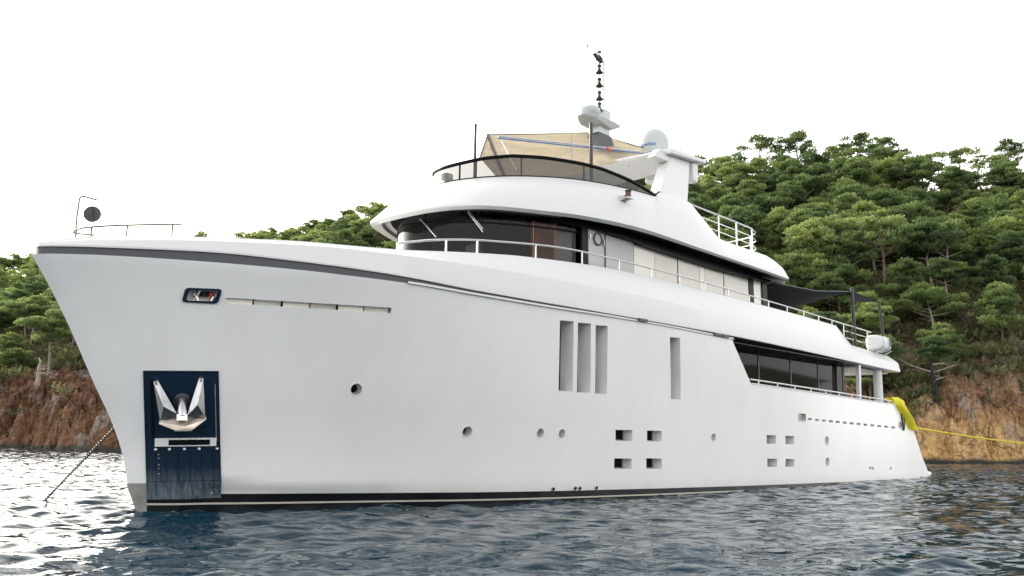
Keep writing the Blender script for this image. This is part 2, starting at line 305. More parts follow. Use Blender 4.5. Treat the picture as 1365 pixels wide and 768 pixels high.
def on_y(u, v, y):
    r = ray(u, v); s = ((BOW + y * PT - CAMP) @ PT) / (r @ PT); return loc(CAMP + s * r)
def on_x(u, v, x):
    r = ray(u, v); s = ((BOW + x * AX - CAMP) @ AX) / (r @ AX); return loc(CAMP + s * r)
def on_z(u, v, z): return loc(world_z(u, v, z))
def on_curve(u, v, px, lo, hi, ymin=-9):      # px(y) gives the plan curve
    best = None
    for z in np.arange(lo, hi, 0.01):
        x, y, _ = on_z(u, v, z); g = px(y)
        if g is None or y < ymin: continue
        e = abs(x - g)
        if best is None or e < best[0]: best = (e, x, y, z)
    return best[1:]

def pchip(X, Y):
    X = np.array(X, float); Y = np.array(Y, float); h = np.diff(X); d = np.diff(Y) / h
    m = np.zeros(len(X)); m[0], m[-1] = d[0], d[-1]
    for i in range(1, len(X) - 1):
        if d[i - 1] * d[i] > 0:
            w1, w2 = 2 * h[i] + h[i - 1], h[i] + 2 * h[i - 1]; m[i] = (w1 + w2) / (w1 / d[i - 1] + w2 / d[i])
    def f(x):
        x = np.asarray(x, float); xc = np.clip(x, X[0], X[-1]); i = np.clip(np.searchsorted(X, xc) - 1, 0, len(X) - 2)
        t = (xc - X[i]) / h[i]
        return (2*t**3-3*t**2+1)*Y[i] + (t**3-2*t**2+t)*h[i]*m[i] + (-2*t**3+3*t**2)*Y[i+1] + (t**3-t**2)*h[i]*m[i+1]
    return f

# ------------------------------------------------------------------ object helpers
def link(o, parent=None):
    COL.objects.link(o)
    if parent: o.parent = parent
    return o
def tag(o, label=None, cat=None, group=None, kind=None):
    if label: o['label'] = label
    if cat: o['category'] = cat
    if group: o['group'] = group
    if kind: o['kind'] = kind
    return o
def empty(name, loc_=(0, 0, 0), rz=0.0):
    o = bpy.data.objects.new(name, None); o.location = loc_; o.rotation_euler = (0, 0, rz); o.empty_display_size = 0.3
    return link(o)
class MB:
    """collects shapes; yacht=True takes port-positive coordinates"""
    def __init__(s): s.v = []; s.f = []; s.m = []
    def add(s, vs, fs, mi=0):
        k = len(s.v); s.v += [tuple(map(float, p)) for p in vs]; s.f += [tuple(i + k for i in f) for f in fs]; s.m += [mi] * len(fs); return s
    def box(s, c, d, mi=0, rot=None):
        vs = []
        for sx in (-1, 1):
            for sy in (-1, 1):
                for sz in (-1, 1):
                    p = Vector((sx * d[0] / 2, sy * d[1] / 2, sz * d[2] / 2))
                    if rot: p = rot @ p
                    vs.append(p + Vector(c))
        return s.add(vs, [(0,1,3,2),(4,6,7,5),(0,4,5,1),(2,3,7,6),(0,2,6,4),(1,5,7,3)], mi)
    def tube(s, pts, r, n=8, mi=0, cap=True, r2=None):
        pts = [Vector(p) for p in pts]; rings = []; prev = None
        for i, p in enumerate(pts):
            t = (pts[min(i + 1, len(pts) - 1)] - pts[max(i - 1, 0)]).normalized()
            a = (prev - prev.dot(t) * t) if prev is not None else (Vector((0, 0, 1)) if abs(t.z) < 0.9 else Vector((1, 0, 0)))
            a = (a - a.dot(t) * t).normalized(); prev = a; b = t.cross(a)
            rr = r if r2 is None else r + (r2 - r) * i / (len(pts) - 1)
            if isinstance(r, (list, tuple)): rr = r[i]
            rings.append([p + rr * (cos(2*pi*k/n) * a + sin(2*pi*k/n) * b) for k in range(n)])
        vs = [q for g in rings for q in g]
        fs = [(i*n+k, i*n+(k+1)%n, (i+1)*n+(k+1)%n, (i+1)*n+k) for i in range(len(pts)-1) for k in range(n)]
        if cap: fs += [tuple(range(n)), tuple((len(pts)-1)*n+k for k in range(n))]
        return s.add(vs, fs, mi)
    def lathe(s, c, prof, n=20, axis=(0, 0, 1), mi=0):
        ax = Vector(axis).normalized(); a = ax.orthogonal().normalized(); b = ax.cross(a); c = Vector(c)
        vs = [c + ax * h + max(r, 1e-4) * (cos(2*pi*k/n) * a + sin(2*pi*k/n) * b) for r, h in prof for k in range(n)]
        m = len(prof)
        fs = [(i*n+k, i*n+(k+1)%n, (i+1)*n+(k+1)%n, (i+1)*n+k) for i in range(m-1) for k in range(n)]
        fs += [tuple(range(n)), tuple((m-1)*n+k for k in range(n))]
        return s.add(vs, fs, mi)
    def grid(s, rows, mi=0, close_u=False):
        n = len(rows[0]); vs = [p for r in rows for p in r]; fs = []
        for i in range(len(rows) - 1):
            for j in range(n - (0 if close_u else 1)):
                fs.append((i*n+j, i*n+(j+1)%n, (i+1)*n+(j+1)%n, (i+1)*n+j))
        return s.add(vs, fs, mi)
    def loft(s, rings, mi=0, caps=True):
        """closed rings joined into a solid"""
        n = len(rings[0]); vs = [p for r in rings for p in r]
        fs = [(i*n+j, i*n+(j+1)%n, (i+1)*n+(j+1)%n, (i+1)*n+j) for i in range(len(rings)-1) for j in range(n)]
        if caps: fs += [tuple(range(n)), tuple((len(rings)-1)*n+j for j in range(n))]
        return s.add(vs, fs, mi)
    def prism(s, poly, d, mi=0):
        """polygon (3D) pushed along vector d"""
        n = len(poly); poly = [Vector(p) for p in poly]; q = [p + Vector(d) for p in poly]
        return s.add(poly + q, [tuple(range(n)), tuple(range(2*n-1, n-1, -1))] + [(i, (i+1)%n, n+(i+1)%n, n+i) for i in range(n)], mi)
    def build(s, name, mats, parent=None, yacht=False, ang=35, weld=False, flat=False):
        me = bpy.data.meshes.new(name)
        vs = [(x, -y, z) for x, y, z in s.v] if yacht else s.v
        me.from_pydata(vs, [], s.f)
        if isinstance(mats, str): mats = [mats]
        for m in mats: me.materials.append(MATS[m])
        me.polygons.foreach_set('material_index', s.m)
        bm = bmesh.new(); bm.from_mesh(me)
        if weld: bmesh.ops.remove_doubles(bm, verts=bm.verts, dist=0.0005)
        bmesh.ops.recalc_face_normals(bm, faces=bm.faces)
        if not flat:
            for f in bm.faces: f.smooth = True
            for e in bm.edges:
                if len(e.link_faces) == 2 and e.calc_face_angle(0) > R(ang): e.smooth = False
        bm.to_mesh(me); bm.free(); me.update()
        o = bpy.data.objects.new(name, me); return link(o, parent)
def bevel(o, wd=0.02, seg=2):
    m = o.modifiers.new('bevel', 'BEVEL'); m.width = wd; m.segments = seg; m.limit_method = 'ANGLE'; m.angle_limit = R(40); return o
def thicken(o, t, off=0):
    m = o.modifiers.new('solidify', 'SOLIDIFY'); m.thickness = t; m.offset = off; return o

# ================================================================== SEA
def fnoise(seed): return np.random.default_rng(seed)
SHORE_PX = [(-260, 592), (0, 597), (160, 602), (500, 607), (900, 612), (1245, 618), (1365, 619), (1650, 622)]
sh = [world_z(u, v) for u, v in SHORE_PX]
SH_AZ = np.array([math.atan2(p[0], p[1]) for p in sh]); SH_R = np.array([math.hypot(p[0], p[1]) for p in sh])
def build_sea():
    rng = fnoise(4)
    az = np.concatenate([np.linspace(-pi, R(-38), 70, endpoint=False), np.linspace(R(-38), R(38), 620, endpoint=False), np.linspace(R(38), pi, 70)])
    rr = np.concatenate([[0.05, 1.5], 3.0 * (80 / 3.0) ** np.linspace(0, 1, 960), 80 * (170 / 80) ** np.linspace(0, 1, 60)[1:], [260, 600, 2500]])
    A, Rr = np.meshgrid(az, rr)
    X, Y = Rr * np.sin(A), Rr * np.cos(A); Z = np.zeros_like(X)
    step = np.gradient(rr)[:, None] * np.ones_like(A)
    for i in range(72):
        lam = 0.36 * (2.8 / 0.36) ** (rng.random() ** 1.3)
        th = R(-75) + rng.normal(0, 0.6)
        k = 2 * pi / lam; amp = 0.0088 * lam * (0.5 + rng.random()) * (1.0 if lam < 0.9 else 0.32)
        fade = np.clip((lam / np.maximum(step, 1e-3) - 2.2) / 2, 0, 1)
        Z += fade * amp * np.sin(k * (X * cos(th) + Y * sin(th)) + rng.random() * 6.28 + 0.6 * np.sin(0.23 * k * (X * sin(th) - Y * cos(th))))
    # patches of rougher and calmer water
    pat = 0.75 + 0.35 * np.sin(X * 0.21 + 1.1 * np.sin(Y * 0.17)) * np.sin(Y * 0.26 + 0.8 * np.sin(X * 0.13 + 2))
    Z *= pat
    nr, na = X.shape
    vs = np.stack([X, Y, Z], -1).reshape(-1, 3)
    idx = np.arange(nr * na).reshape(nr, na)
    f = np.stack([idx[:-1, :-1], idx[:-1, 1:], idx[1:, 1:], idx[1:, :-1]], -1).reshape(-1, 4)
    me = bpy.data.meshes.new('water'); me.vertices.add(len(vs)); me.vertices.foreach_set('co', vs.astype(np.float32).ravel())
    me.loops.add(f.size); me.loops.foreach_set('vertex_index', f.astype(np.int32).ravel()); me.polygons.add(len(f))
    me.polygons.foreach_set('loop_start', np.arange(0, f.size, 4, dtype=np.int32)); me.update(calc_edges=True)
    me.polygons.foreach_set('use_smooth', [True] * len(me.polygons)); me.materials.append(MATS['sea_water'])
    tag(link(bpy.data.objects.new('water', me)), kind='structure')
build_sea()

# ================================================================== HILLSIDE
SKY_PX = [(-300, 370), (0, 352), (100, 346), (300, 328), (400, 314), (480, 297), (540, 281), (700, 256), (900, 236), (960, 222), (1050, 214), (1200, 216), (1240, 222), (1300, 218), (1365, 208), (1700, 205)]
RIDGE_R = pchip([-300, 0, 540, 900, 1365, 1700], [190, 185, 165, 135, 128, 128])
_a = []; _h = []
for u, v in SKY_PX:
    r = ray(u, v); _a.append(math.atan2(r[0], r[1])); rr_ = float(RIDGE_R(u)); _h.append(CAM_H + rr_ * r[2] / math.hypot(r[0], r[1]) - 4.2)
RIDGE_H = pchip(_a, _h); RIDGE_D = pchip(_a, [float(RIDGE_R(u)) for u, v in SKY_PX]); SHORE_D = pchip(SH_AZ, SH_R)
CLIFF = pchip([-0.6, -0.4, 0.0, 0.35, 0.45, 0.52, 0.7], [2.6, 2.8, 2.0, 1.6, 1.8, 3.4, 5.2])
def fbm(x, y, z=0, o=5): return mnoise.fractal(Vector((x, y, z)), 1.0, 2.0, o)
def ground_z(x, y):
    a = math.atan2(x, y); r = math.hypot(x, y)
    s0 = float(SHORE_D(a)) + 1.6 * fbm(x * 0.11, y * 0.11, 3.3, 4); R0 = float(RIDGE_D(a)); H = float(RIDGE_H(a)); hc = float(CLIFF(a))
    d = r - s0
    if d < 0: return -0.6 + max(d, -6) * 0.4 + 0.6 * math.exp(d * 2)
    t = d / (R0 - s0)
    cl = hc * (1 - math.exp(-d / 2.6))
    base = (H - hc) * (t ** 1.0 if t < 1 else 1 - 0.35 * (t - 1))
    n = 1.5 * fbm(x * 0.05, y * 0.05, 1.7, 5) * min(1, d / 12)
    # rock relief near the sea: blocks and ledges
    k = math.exp(-max(0, d - 5) / 9)
    c = mnoise.voronoi(Vector((x * 0.42, y * 0.42, cl * 0.35)))[0]
    rel = 0.0
    if k > 0.02:
        rel = k * (1.5 * (c[1] - c[0]) + 0.9 * fbm(x * 0.55, y * 0.55, 5.1, 6) - 0.35) * min(1, d / 1.0) 
        wx = x + 1.2 * fbm(x * .3, y * .3, 4.4, 3) ; wy = y + 1.2 * fbm(x * .3, y * .3, 8.4, 3)
        ca_, sa_ = 0.82, 0.57; px_, py_ = wx * ca_ + wy * sa_, -wx * sa_ + wy * ca_
        rel += k * (1.0 * mnoise.cell(Vector((px_ * .33, py_ * .75, 1.5))) + 0.6 * mnoise.cell(Vector((py_ * .9, px_ * 1.3, 4.5))) + 0.28 * mnoise.cell(Vector((px_ * 2.9, py_ * 2.1, 7.5)))) * min(1, d / 1.2)
        rel += 0.4 * k * mnoise.ridged_multi_fractal(Vector((x * 0.25, y * 0.25, 9.0)), 1.0, 2.0, 4, 1.0, 2.0) * min(1, d / 2)
    return cl + base + n + rel
def build_hill():
    az = np.linspace(R(-40), R(42), 820)
    dd = np.concatenate([np.linspace(-3, 0, 6, endpoint=False), np.linspace(0, 9, 62, endpoint=False), np.linspace(9, 26, 44, endpoint=False), np.linspace(26, 170, 90)])
    vs = []
    for a in az:
        s0 = float(SHORE_D(a))
        for d in dd:
            r = s0 + d; x, y = r * sin(a), r * cos(a); vs.append((x, y, ground_z(x, y)))
    n = len(dd); m = len(az)
    f = [(i*n+j, i*n+j+1, (i+1)*n+j+1, (i+1)*n+j) for i in range(m-1) for j in range(n-1)]
    me = bpy.data.meshes.new('hillside'); me.from_pydata(vs, [], f); me.materials.append(MATS['hillside_ground'])
    me.polygons.foreach_set('use_smooth', [(k % (n - 1)) > 112 for k in range(len(f))])
    tag(link(bpy.data.objects.new('hillside', me)), kind='structure')
build_hill()

def unseen_shore():  # unseen slope behind the viewpoint, added to darken reflections in glass and hull
    mb = MB(); rows = []
    for i in range(97):
        a = R(62) + (R(298) - R(62)) * i / 96; row = []
        for j, d in enumerate((0, 1.5, 6, 14, 28, 48, 80)):
            r = 190 + d + 12 * fbm(3 * sin(a), 3 * cos(a), 2.2); x, y = r * sin(a), r * cos(a)
            h = (-.5, 1.5, 4, 8, 13, 18, 22)[j] * (1 + .35 * fbm(2.2 * sin(a), 2.2 * cos(a), 6.0)) + (2.5 * fbm(x * .06, y * .06, 1.0) if j else 0); row.append((x, y, h))
        rows.append(row)
    mb.grid(rows); tag(mb.build('unseen_shore_hillside', 'unseen_wooded_slope'), kind='structure')
def hidden_by_yacht(u, v, mg=55):
    """true where the yacht stands well in front of this picture point"""
    out = [(40, 330), (200, 318), (400, 320), (497, 300), (570, 225), (660, 208), (800, 215), (917, 215), (930, 275), (1020, 330), (1060, 378), (1110, 425), (1200, 495), (1210, 560), (1238, 634)]
    xs = [p[0] for p in out]; ys = [p[1] for p in out]
    left = 45 + (v - 338) * 0.39
    if u < left + mg or u > 1238 - mg: return False
    return v > np.interp(u, xs, ys) + mg

unseen_shore()
# ------------------------------------------------------------------ trees
def leaf_cloud(rng, clumps, per, size, flat=0.45):
    V = []; T = []
    for (cx, cy, cz, rx, rz, tone) in clumps:
        n = int(per * (rx / 0.9) ** 2)
        d = rng.normal(size=(n, 3)); d /= np.linalg.norm(d, axis=1)[:, None]
        d[:, 2] = np.abs(d[:, 2]) * np.where(rng.random(n) < 0.78, 1, -0.5)
        rad = 0.35 + 0.85 * rng.random(n) ** 0.8
        c = np.stack([cx + d[:, 0] * rx * rad, cy + d[:, 1] * rx * rad, cz + d[:, 2] * rz * rad], 1)
        # tuft direction: outward and up
        t = d * np.array([1, 1, 0.6]) + np.array([0, 0, 0.55]) + rng.normal(0, 0.45, (n, 3)); t /= np.linalg.norm(t, axis=1)[:, None]
        s = np.cross(t, rng.normal(size=(n, 3))); s /= np.linalg.norm(s, axis=1)[:, None]
        L = size * (0.7 + 0.7 * rng.random(n))[:, None]; W = L * 0.24
        q = np.stack([c - s * W * 0.5, c + s * W * 0.5, c + t * L + s * W * 0.9, c + t * L - s * W * 0.9], 1)
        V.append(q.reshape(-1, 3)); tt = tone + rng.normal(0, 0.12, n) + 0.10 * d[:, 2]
        T.append(np.repeat(tt, 4))
    V = np.concatenate(V); T = np.concatenate(T); n = len(V) // 4
    F = np.arange(n * 4).reshape(n, 4)
    return V, F, T
def leaf_mesh(name, V, F, T, mat):
    me = bpy.data.meshes.new(name); me.from_pydata(V.tolist(), [], F.tolist()); me.materials.append(MATS[mat])
    at = me.attributes.new('tone', 'FLOAT', 'POINT'); at.data.foreach_set('value', np.clip(T, 0, 1).astype(np.float32))
    return me
def pine_meshes(seed, style):
    rng = np.random.default_rng(seed); H = 6.6
    lean = rng.normal(0, 0.5, 2); th0 = {'umbrella': 0.60, 'full': 0.34, 'airy': 0.55}[style]
    def trunk_at(t): return np.array([lean[0] * t * t + 0.12 * sin(5 * t + seed), lean[1] * t * t + 0.12 * cos(4 * t + seed), H * 0.92 * t])
    mb = MB(); pts = [trunk_at(t) for t in np.linspace(0, 1, 9)]
    pts[0] = pts[0] - np.array([0, 0, 0.6])
    mb.tube(pts, [0.14, 0.12, 0.11, 0.10, 0.09, 0.075, 0.06, 0.04, 0.02], n=7)
    clumps = []; nb = {'umbrella': 14, 'full': 19, 'airy': 10}[style]
    for i in range(nb):
        t = th0 + (1 - th0) * ((i + rng.random() * 0.8) / nb)
        a = i * 2.4 + rng.normal(0, 0.4)
        prof = {'umbrella': 2.5 * (1 - 0.75 * max(0, (t - 0.72) / 0.28) ** 1.6), 'full': 2.35 * (1 - ((t - 0.45) / 0.62) ** 2 * 0.85 if t > 0.45 else 1), 'airy': 2.4 * (1 - 0.7 * max(0, (t - 0.7) / 0.3) ** 2)}[style]
        Lb = prof * (0.62 + 0.5 * rng.random())
        p0 = trunk_at(t - 0.07); rise = 0.18 + 0.35 * rng.random()
        p3 = p0 + np.array([cos(a) * Lb, sin(a) * Lb, Lb * rise]); p1 = p0 + (p3 - p0) * 0.4 + np.array([0, 0, -0.05 * Lb]); p2 = p0 + (p3 - p0) * 0.75 + rng.normal(0, 0.08, 3)
        mb.tube([p0, p1, p2, p3], [0.055, 0.042, 0.028, 0.012], n=4, cap=False)
        tone = float(np.clip(rng.normal(0.38, 0.17), 0.05, 0.85))
        k = 4 if style != 'airy' else 3
        for j in range(k):
            s_ = 1.02 - 0.21 * j + rng.normal(0, 0.07); q = p0 + (p3 - p0) * s_ + rng.normal(0, 0.33, 3) * np.array([1, 1, 0.5]); rx = (0.30 + 0.36 * rng.random() ** 1.5) * (0.85 if style == 'airy' else 1)
            clumps.append((q[0], q[1], q[2] + 0.12, rx, rx * (0.42 + 0.18 * rng.random()), tone + rng.normal(0, 0.08)))
    top = trunk_at(1.0)
    for j in range(3): clumps.append((top[0] + rng.normal(0, .35), top[1] + rng.normal(0, .35), top[2] + rng.normal(0.1, .15), 0.55, 0.36, 0.5))
    for j in range(5):   # bare dead twigs under the crown
        t = 0.25 + 0.3 * rng.random(); a = rng.random() * 6.28; p0 = trunk_at(t); Lb = 0.7 + rng.random()
        mb.tube([p0, p0 + np.array([cos(a) * Lb, sin(a) * Lb, 0.2 * Lb])], [0.03, 0.008], n=3, cap=False)
    per = {'umbrella': 400, 'full': 370, 'airy': 330}[style]
    V, F, T = leaf_cloud(rng, clumps, per, 0.25)
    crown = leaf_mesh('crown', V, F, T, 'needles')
    tr = mb.build('trunk', 'bark_pale' if seed % 2 else 'bark'); tm = tr.data; bpy.data.objects.remove(tr)
    return tm, crown
STY = ['umbrella', 'full', 'umbrella', 'airy', 'full', 'umbrella', 'airy', 'full', 'umbrella', 'full']
PINES = [pine_meshes(11 + i, s) for i, s in enumerate(STY)]
def plant(x, y, kind, scale, rz, label, group=None, name='pine_tree', wide=1.0):
    tm, cm = PINES[kind]
    r = empty(name, (x, y, ground_z(x, y) - 0.1), rz); r.scale = (scale * wide, scale * wide, scale)
    a = bpy.data.objects.new('trunk', tm); b = bpy.data.objects.new('crown', cm)
    for o in (a, b): o.parent = r; COL.objects.link(o)
    tag(r, label, 'tree', group); return r
def ray_ground(u, v):
    r = ray(u, v); r = r / math.hypot(r[0], r[1]); t = 57.0
    while t < 230:
        p = CAMP + r * t
        if ground_z(p[0], p[1]) > p[2]: return p
        t += 0.5
    return None
def forest():
    rnd = random.Random(9); placed = []
    notable = [   # base pixel, kind, scale, label
        (1182, 400, 3, 1.15, 'open pine with tall pale bare trunk amid darker crowns, right slope'),
        (1243, 398, 0, 1.1, 'spreading pine with forked pale trunk right of the aft black awning poles'),
        (1268, 392, 6, 1.05, 'thin straight pale trunked pine close behind the forked one'),
        (1186, 226, 6, 1.25, 'airy skyline pine standing highest over the right ridge'),
        (1110, 218, 8, 0.75, 'broad skyline pine left of the highest airy ridge pine'),
        (1338, 220, 3, 1.2, 'tall loose skyline pine near the right edge of the picture'),
        (1130, 405, 4, 0.95, 'bright green rounded pine just above the black aft awning'),
        (62, 500, 2, 0.8, 'umbrella pine with slanting bare trunk on the slope left of the bow'),
        (20, 450, 5, 0.85, 'dark pine at the left edge above the red bank'),
        (88, 440, 4, 0.8, 'bushy pine right beside the raked white bow'),
        (330, 322, 3, 0.9, 'sparse lone skyline pine above the white foredeck'),
        (1340, 475, 1, 0.8, 'low dense pine on the brow of the orange rocks'),
    ]
    for u, v, k, sc, lab in notable:
        p = ray_ground(u, v)
        if p is None: continue
        plant(p[0], p[1], k, sc, rnd.random() * 6.28, lab); placed.append((p[0], p[1]))
    cand = []
    for i in range(60000):
        a = rnd.uniform(R(-35), R(35)); s0 = float(SHORE_D(a)); R0 = float(RIDGE_D(a))
        r = sqrt(rnd.uniform((s0 + 4) ** 2, (R0 + 1.5) ** 2)); x, y = r * sin(a), r * cos(a)
        d = r - s0
        lim = float(np.interp(a, [R(-33), R(-30.5), R(-26), R(20), R(27), R(31)], [6, 9, 22, 4, 4.5, 10]))
        if d < lim: continue
        if R0 - 7 < r < R0 - 2: continue
        cand.append((r, x, y, a, d))
    sel = []
    for c in cand:
        sp = 3.45 if c[3] > 0 else 3.3
        if c[0] > float(RIDGE_D(c[3])) - 3: sp = 4.3
        if any((c[1] - q[0]) ** 2 + (c[2] - q[1]) ** 2 < sp * sp for q in placed[-4000:]): continue
        z = ground_z(c[1], c[2]); u, v = proj((c[1], c[2], z + 5)); ub, vb = proj((c[1], c[2], z + 2.5))
        if u < -60 or u > 1425: continue
        if u < 150 and 372 < v < 428 and rnd.random() < 0.8: continue
        if hidden_by_yacht(u, v): continue
        placed.append((c[1], c[2])); sel.append((c[0], c[1], c[2], c[3], c[4], u, v))
    sel.sort()
    print('PINES candidates', len(sel))
    extra = sel[286:]; sel = sel[:286]
    # keep the skyline: swap some deep ones so that the ridge is always individual trees
    for i, (r, x, y, a, d, u, v) in enumerate(sel):
        k = rnd.choice([0, 1, 2, 4, 5, 7, 8, 9, 0, 5, 3]); sc = rnd.uniform(0.72, 1.2)
        if r > float(RIDGE_D(a)) - 4: k = rnd.choice([3, 6, 3, 8, 3, 6, 6]); sc = rnd.uniform(0.85, 1.3) if k in (3, 6) else rnd.uniform(0.6, 0.9)
        if d < 18: sc *= 0.72
        if a < R(-8): sc *= 0.9
        if a < R(-20): sc *= 0.8
        if a < R(-20): g = 'pine among the trees on the slope to the left of the bow'; gr = 'pines on the slope left of the bow'
        elif a < R(3): g = 'pine of the far wooded ridge showing above the foredeck and wheelhouse'; gr = 'pines along the ridge above the foredeck'
        elif r > float(RIDGE_D(a)) - 12: g = 'pine of the right hand hilltop, standing out against the white sky'; gr = 'pines on the skyline of the right hand hill'
        elif d < 30: g = 'small pine low on the right hand hillside just above the bare rocks'; gr = 'pines low on the right hand hillside'
        else: g = 'pine packed among others in the middle of the right hand hillside'; gr = 'pines on the middle of the right hand hillside'
        plant(x, y, k, sc, rnd.random() * 6.28, g, gr, wide=rnd.uniform(0.95, 1.25))
    if extra:
        V = []; F = []; T = []; off = 0
        for (r, x, y, a, d, u, v) in extra:
            tm, cm = PINES[rnd.choice([0, 2, 5, 8, 6])]; n = len(cm.vertices); co = np.empty(n * 3); cm.vertices.foreach_get('co', co); co = co.reshape(-1, 3)
            tn = np.empty(n, dtype=np.float32); cm.attributes['tone'].data.foreach_get('value', tn)
            rz = rnd.random() * 6.28; sc = rnd.uniform(0.75, 1.1); c_, s_ = cos(rz), sin(rz)
            co = np.stack([co[:, 0] * c_ - co[:, 1] * s_, co[:, 0] * s_ + co[:, 1] * c_, co[:, 2]], 1) * sc + np.array([x, y, ground_z(x, y) - 0.1])
            V.append(co); T.append(np.clip(tn + rnd.uniform(0, .3), 0, 1)); F.append(np.arange(n).reshape(-1, 4) + off); off += n
        me = leaf_mesh('distant_wood', np.concatenate(V), np.concatenate(F), np.concatenate(T), 'needles')
        o = link(bpy.data.objects.new('distant_wood', me)); tag(o, 'distant mass of pines filling the top of the wooded hill', 'trees', kind='stuff')
forest()

def scrub():
    rng = np.random.default_rng(5); clumps = []
    n = 0
    for i in range(40000):
        a = rng.uniform(R(-35), R(36)); s0 = float(SHORE_D(a)); R0 = float(RIDGE_D(a)); d = 2.0 + (R0 - s0 + 3) * rng.random() ** 1.25
        r = s0 + d; x, y = r * sin(a), r * cos(a)
        bare = float(np.interp(a, [R(-33), R(-30.5), R(-26), R(20), R(27), R(31)], [5, 8, 18, 2.0, 3.0, 8])); dens = (0.2 if a < 0 else 0.3) if d < bare else 1.0
        if fbm(x * 0.12, y * 0.12, 7.7, 3) < ((-0.15 if a < 0 else -0.05) if d < bare else -0.45): continue
        if rng.random() > dens: continue
        z = ground_z(x, y); u, v = proj((x, y, z + 0.5))
        if u < -40 or u > 1400 or hidden_by_yacht(u, v, 70): continue
        rx = rng.uniform(0.35, 1.0) * (0.8 if d < 16 else 1.15)
        tone = float(np.clip(rng.normal(0.35, 0.2), 0, 0.9))
        for j in range(3):
            clumps.append((x + rng.normal(0, rx * .5), y + rng.normal(0, rx * .5), z + 0.15 + rng.random() * rx * 0.5, rx * .8, rx * 0.65, tone))
        n += 1
        if n > 6500: break
    V, F, T = leaf_cloud(rng, clumps, 30, 0.34)
    me = leaf_mesh('scrub', V, F, T, 'scrub_leaf')
    tag(link(bpy.data.objects.new('scrub', me)), 'low grey green maquis bushes covering the hillside between the pines', 'scrub', kind='stuff')
scrub()

def dead_tree(u, v, h, label, seed, mat='bark_burnt'):
    rng = np.random.default_rng(seed); p = ray_ground(u, v); r = empty('dead_tree', (p[0], p[1], ground_z(p[0], p[1]) - 0.2))
    mb = MB(); mb.tube([(0, 0, 0), (.1, 0, h*.4), (0, .1, h*.8), (.1, .1, h)], [.26, .2, .13, .06], n=7); mb.build('trunk', mat, r)
    for i in range(7):
        b = MB(); a = rng.random() * 6.28; z0 = h * (0.45 + 0.5 * rng.random()); L_ = 1.0 + 1.6 * rng.random(); rise = rng.uniform(-.3, .5)
        m_ = (cos(a) * L_ * .5, sin(a) * L_ * .5, z0 + rise * L_ * .3 + .1)
        b.tube([(0.05, 0.05, z0), m_, (cos(a) * L_, sin(a) * L_, z0 + rise * L_)], [.06, .04, .012], n=5)
        b.tube([m_, (m_[0] + cos(a + .7) * L_ * .4, m_[1] + sin(a + .7) * L_ * .4, m_[2] + .2)], [.03, .008], n=4)
        b.build('branch', 'bark_pale', r)
    tag(r, label, 'dead tree')
dead_tree(1246, 535, 3.0, 'blackened dead tree with pale broken branches above the orange rocks', 3)
dead_tree(48, 520, 2.6, 'grey bare dead tree on the red slope left of the bow', 8, 'bark_pale')

# ================================================================== YACHT
yacht = empty('motor_yacht', tuple(BOW), TH)
tag(yacht, 'large white three deck motor yacht at anchor, seen from its port bow', 'yacht')
Y = lambda mb, name, mat, parent=None, **k: mb.build(name, mat, parent or yacht, yacht=True, **k)

xs_z = pchip([-0.6, 0, .52, .93, 1.54, 2.33, 3.37, 4.0, 4.51, 4.7], [0.12, 0.0, -.21, -.31, -.55, -.98, -1.53, -1.90, -2.24, -2.36])
xe_z = pchip([-0.6, 0, .9, 1.91, 2.86, 3.2], [32.1, 31.9, 31.0, 30.1, 28.6, 28.1])
yw_t = pchip([0, .2, .9, 1.9, 3.3, 4.5, 6.5, 8.5, 10.5, 13, 17, 21, 26, 31.9, 40], [0, .13, .5, .95, 1.42, 1.83, 2.5, 2.95, 3.22, 3.5, 3.75, 3.82, 3.72, 3.47, 3.3])
ys_t = pchip([0, .12, .35, .75, 1.75, 3.25, 5.25, 7.25, 9.25, 11.25, 14.25, 18, 22, 27, 34, 40], [0, .2, .46, .8, 1.42, 2.15, 2.9, 3.35, 3.6, 3.75, 3.85, 3.9, 3.88, 3.75, 3.5, 3.4])
def Yh(x, z):
    x = np.asarray(x, float); z = np.asarray(z, float)
    t = np.maximum(x - xs_z(z), 0); wgt = np.clip(z / 4.5, -0.14, 1.0); wgt = np.sign(wgt) * np.abs(wgt) ** 0.95
    ch = np.clip((x - 0.64) / 0.5, 0, 1) * np.clip((6.2 - x) / 5.4, 0, 1)      # chine low on the forward topsides
    zc = 0.34 + 0.26 * ch
    return yw_t(t) * (1 - wgt) + ys_t(t) * wgt - 0.55 * ch * np.clip(zc - z, 0, 0.26)
def Ys(x): return ys_t(np.maximum(np.asarray(x, float) + 2.24, 0))
lip = pchip([-2.3, 0.4, 1.7, 2.6, 3.7, 5.4, 7.8, 10.8, 15.0], [4.50, 4.51, 4.50, 4.48, 4.46, 4.39, 4.35, 4.35, 4.29])
bwk = pchip([16.1, 21.2, 28.6, 33], [3.07, 2.98, 2.86, 2.80])
def ztop(x):
    if x <= 15.0: return float(lip(x))
    if x >= 16.1: return float(bwk(x))
    return float(lip(15.0)) + (x - 15.0) / 1.1 * (3.07 - float(lip(15.0)))
def on_hull(u, v, off=0.0):
    y = 2.0
    for i in range(80):
        x, _, z = on_y(u, v, y); y = .55 * y + .45 * (float(Yh(x, z)) + off)
    return Vector((x, y, z))
def hull_n(x, z):
    e = 0.02; dx = (float(Yh(x + e, z)) - float(Yh(x - e, z))) / (2 * e); dz = (float(Yh(x, z + e)) - float(Yh(x, z - e))) / (2 * e)
    return Vector((-dx, 1, -dz)).normalized()

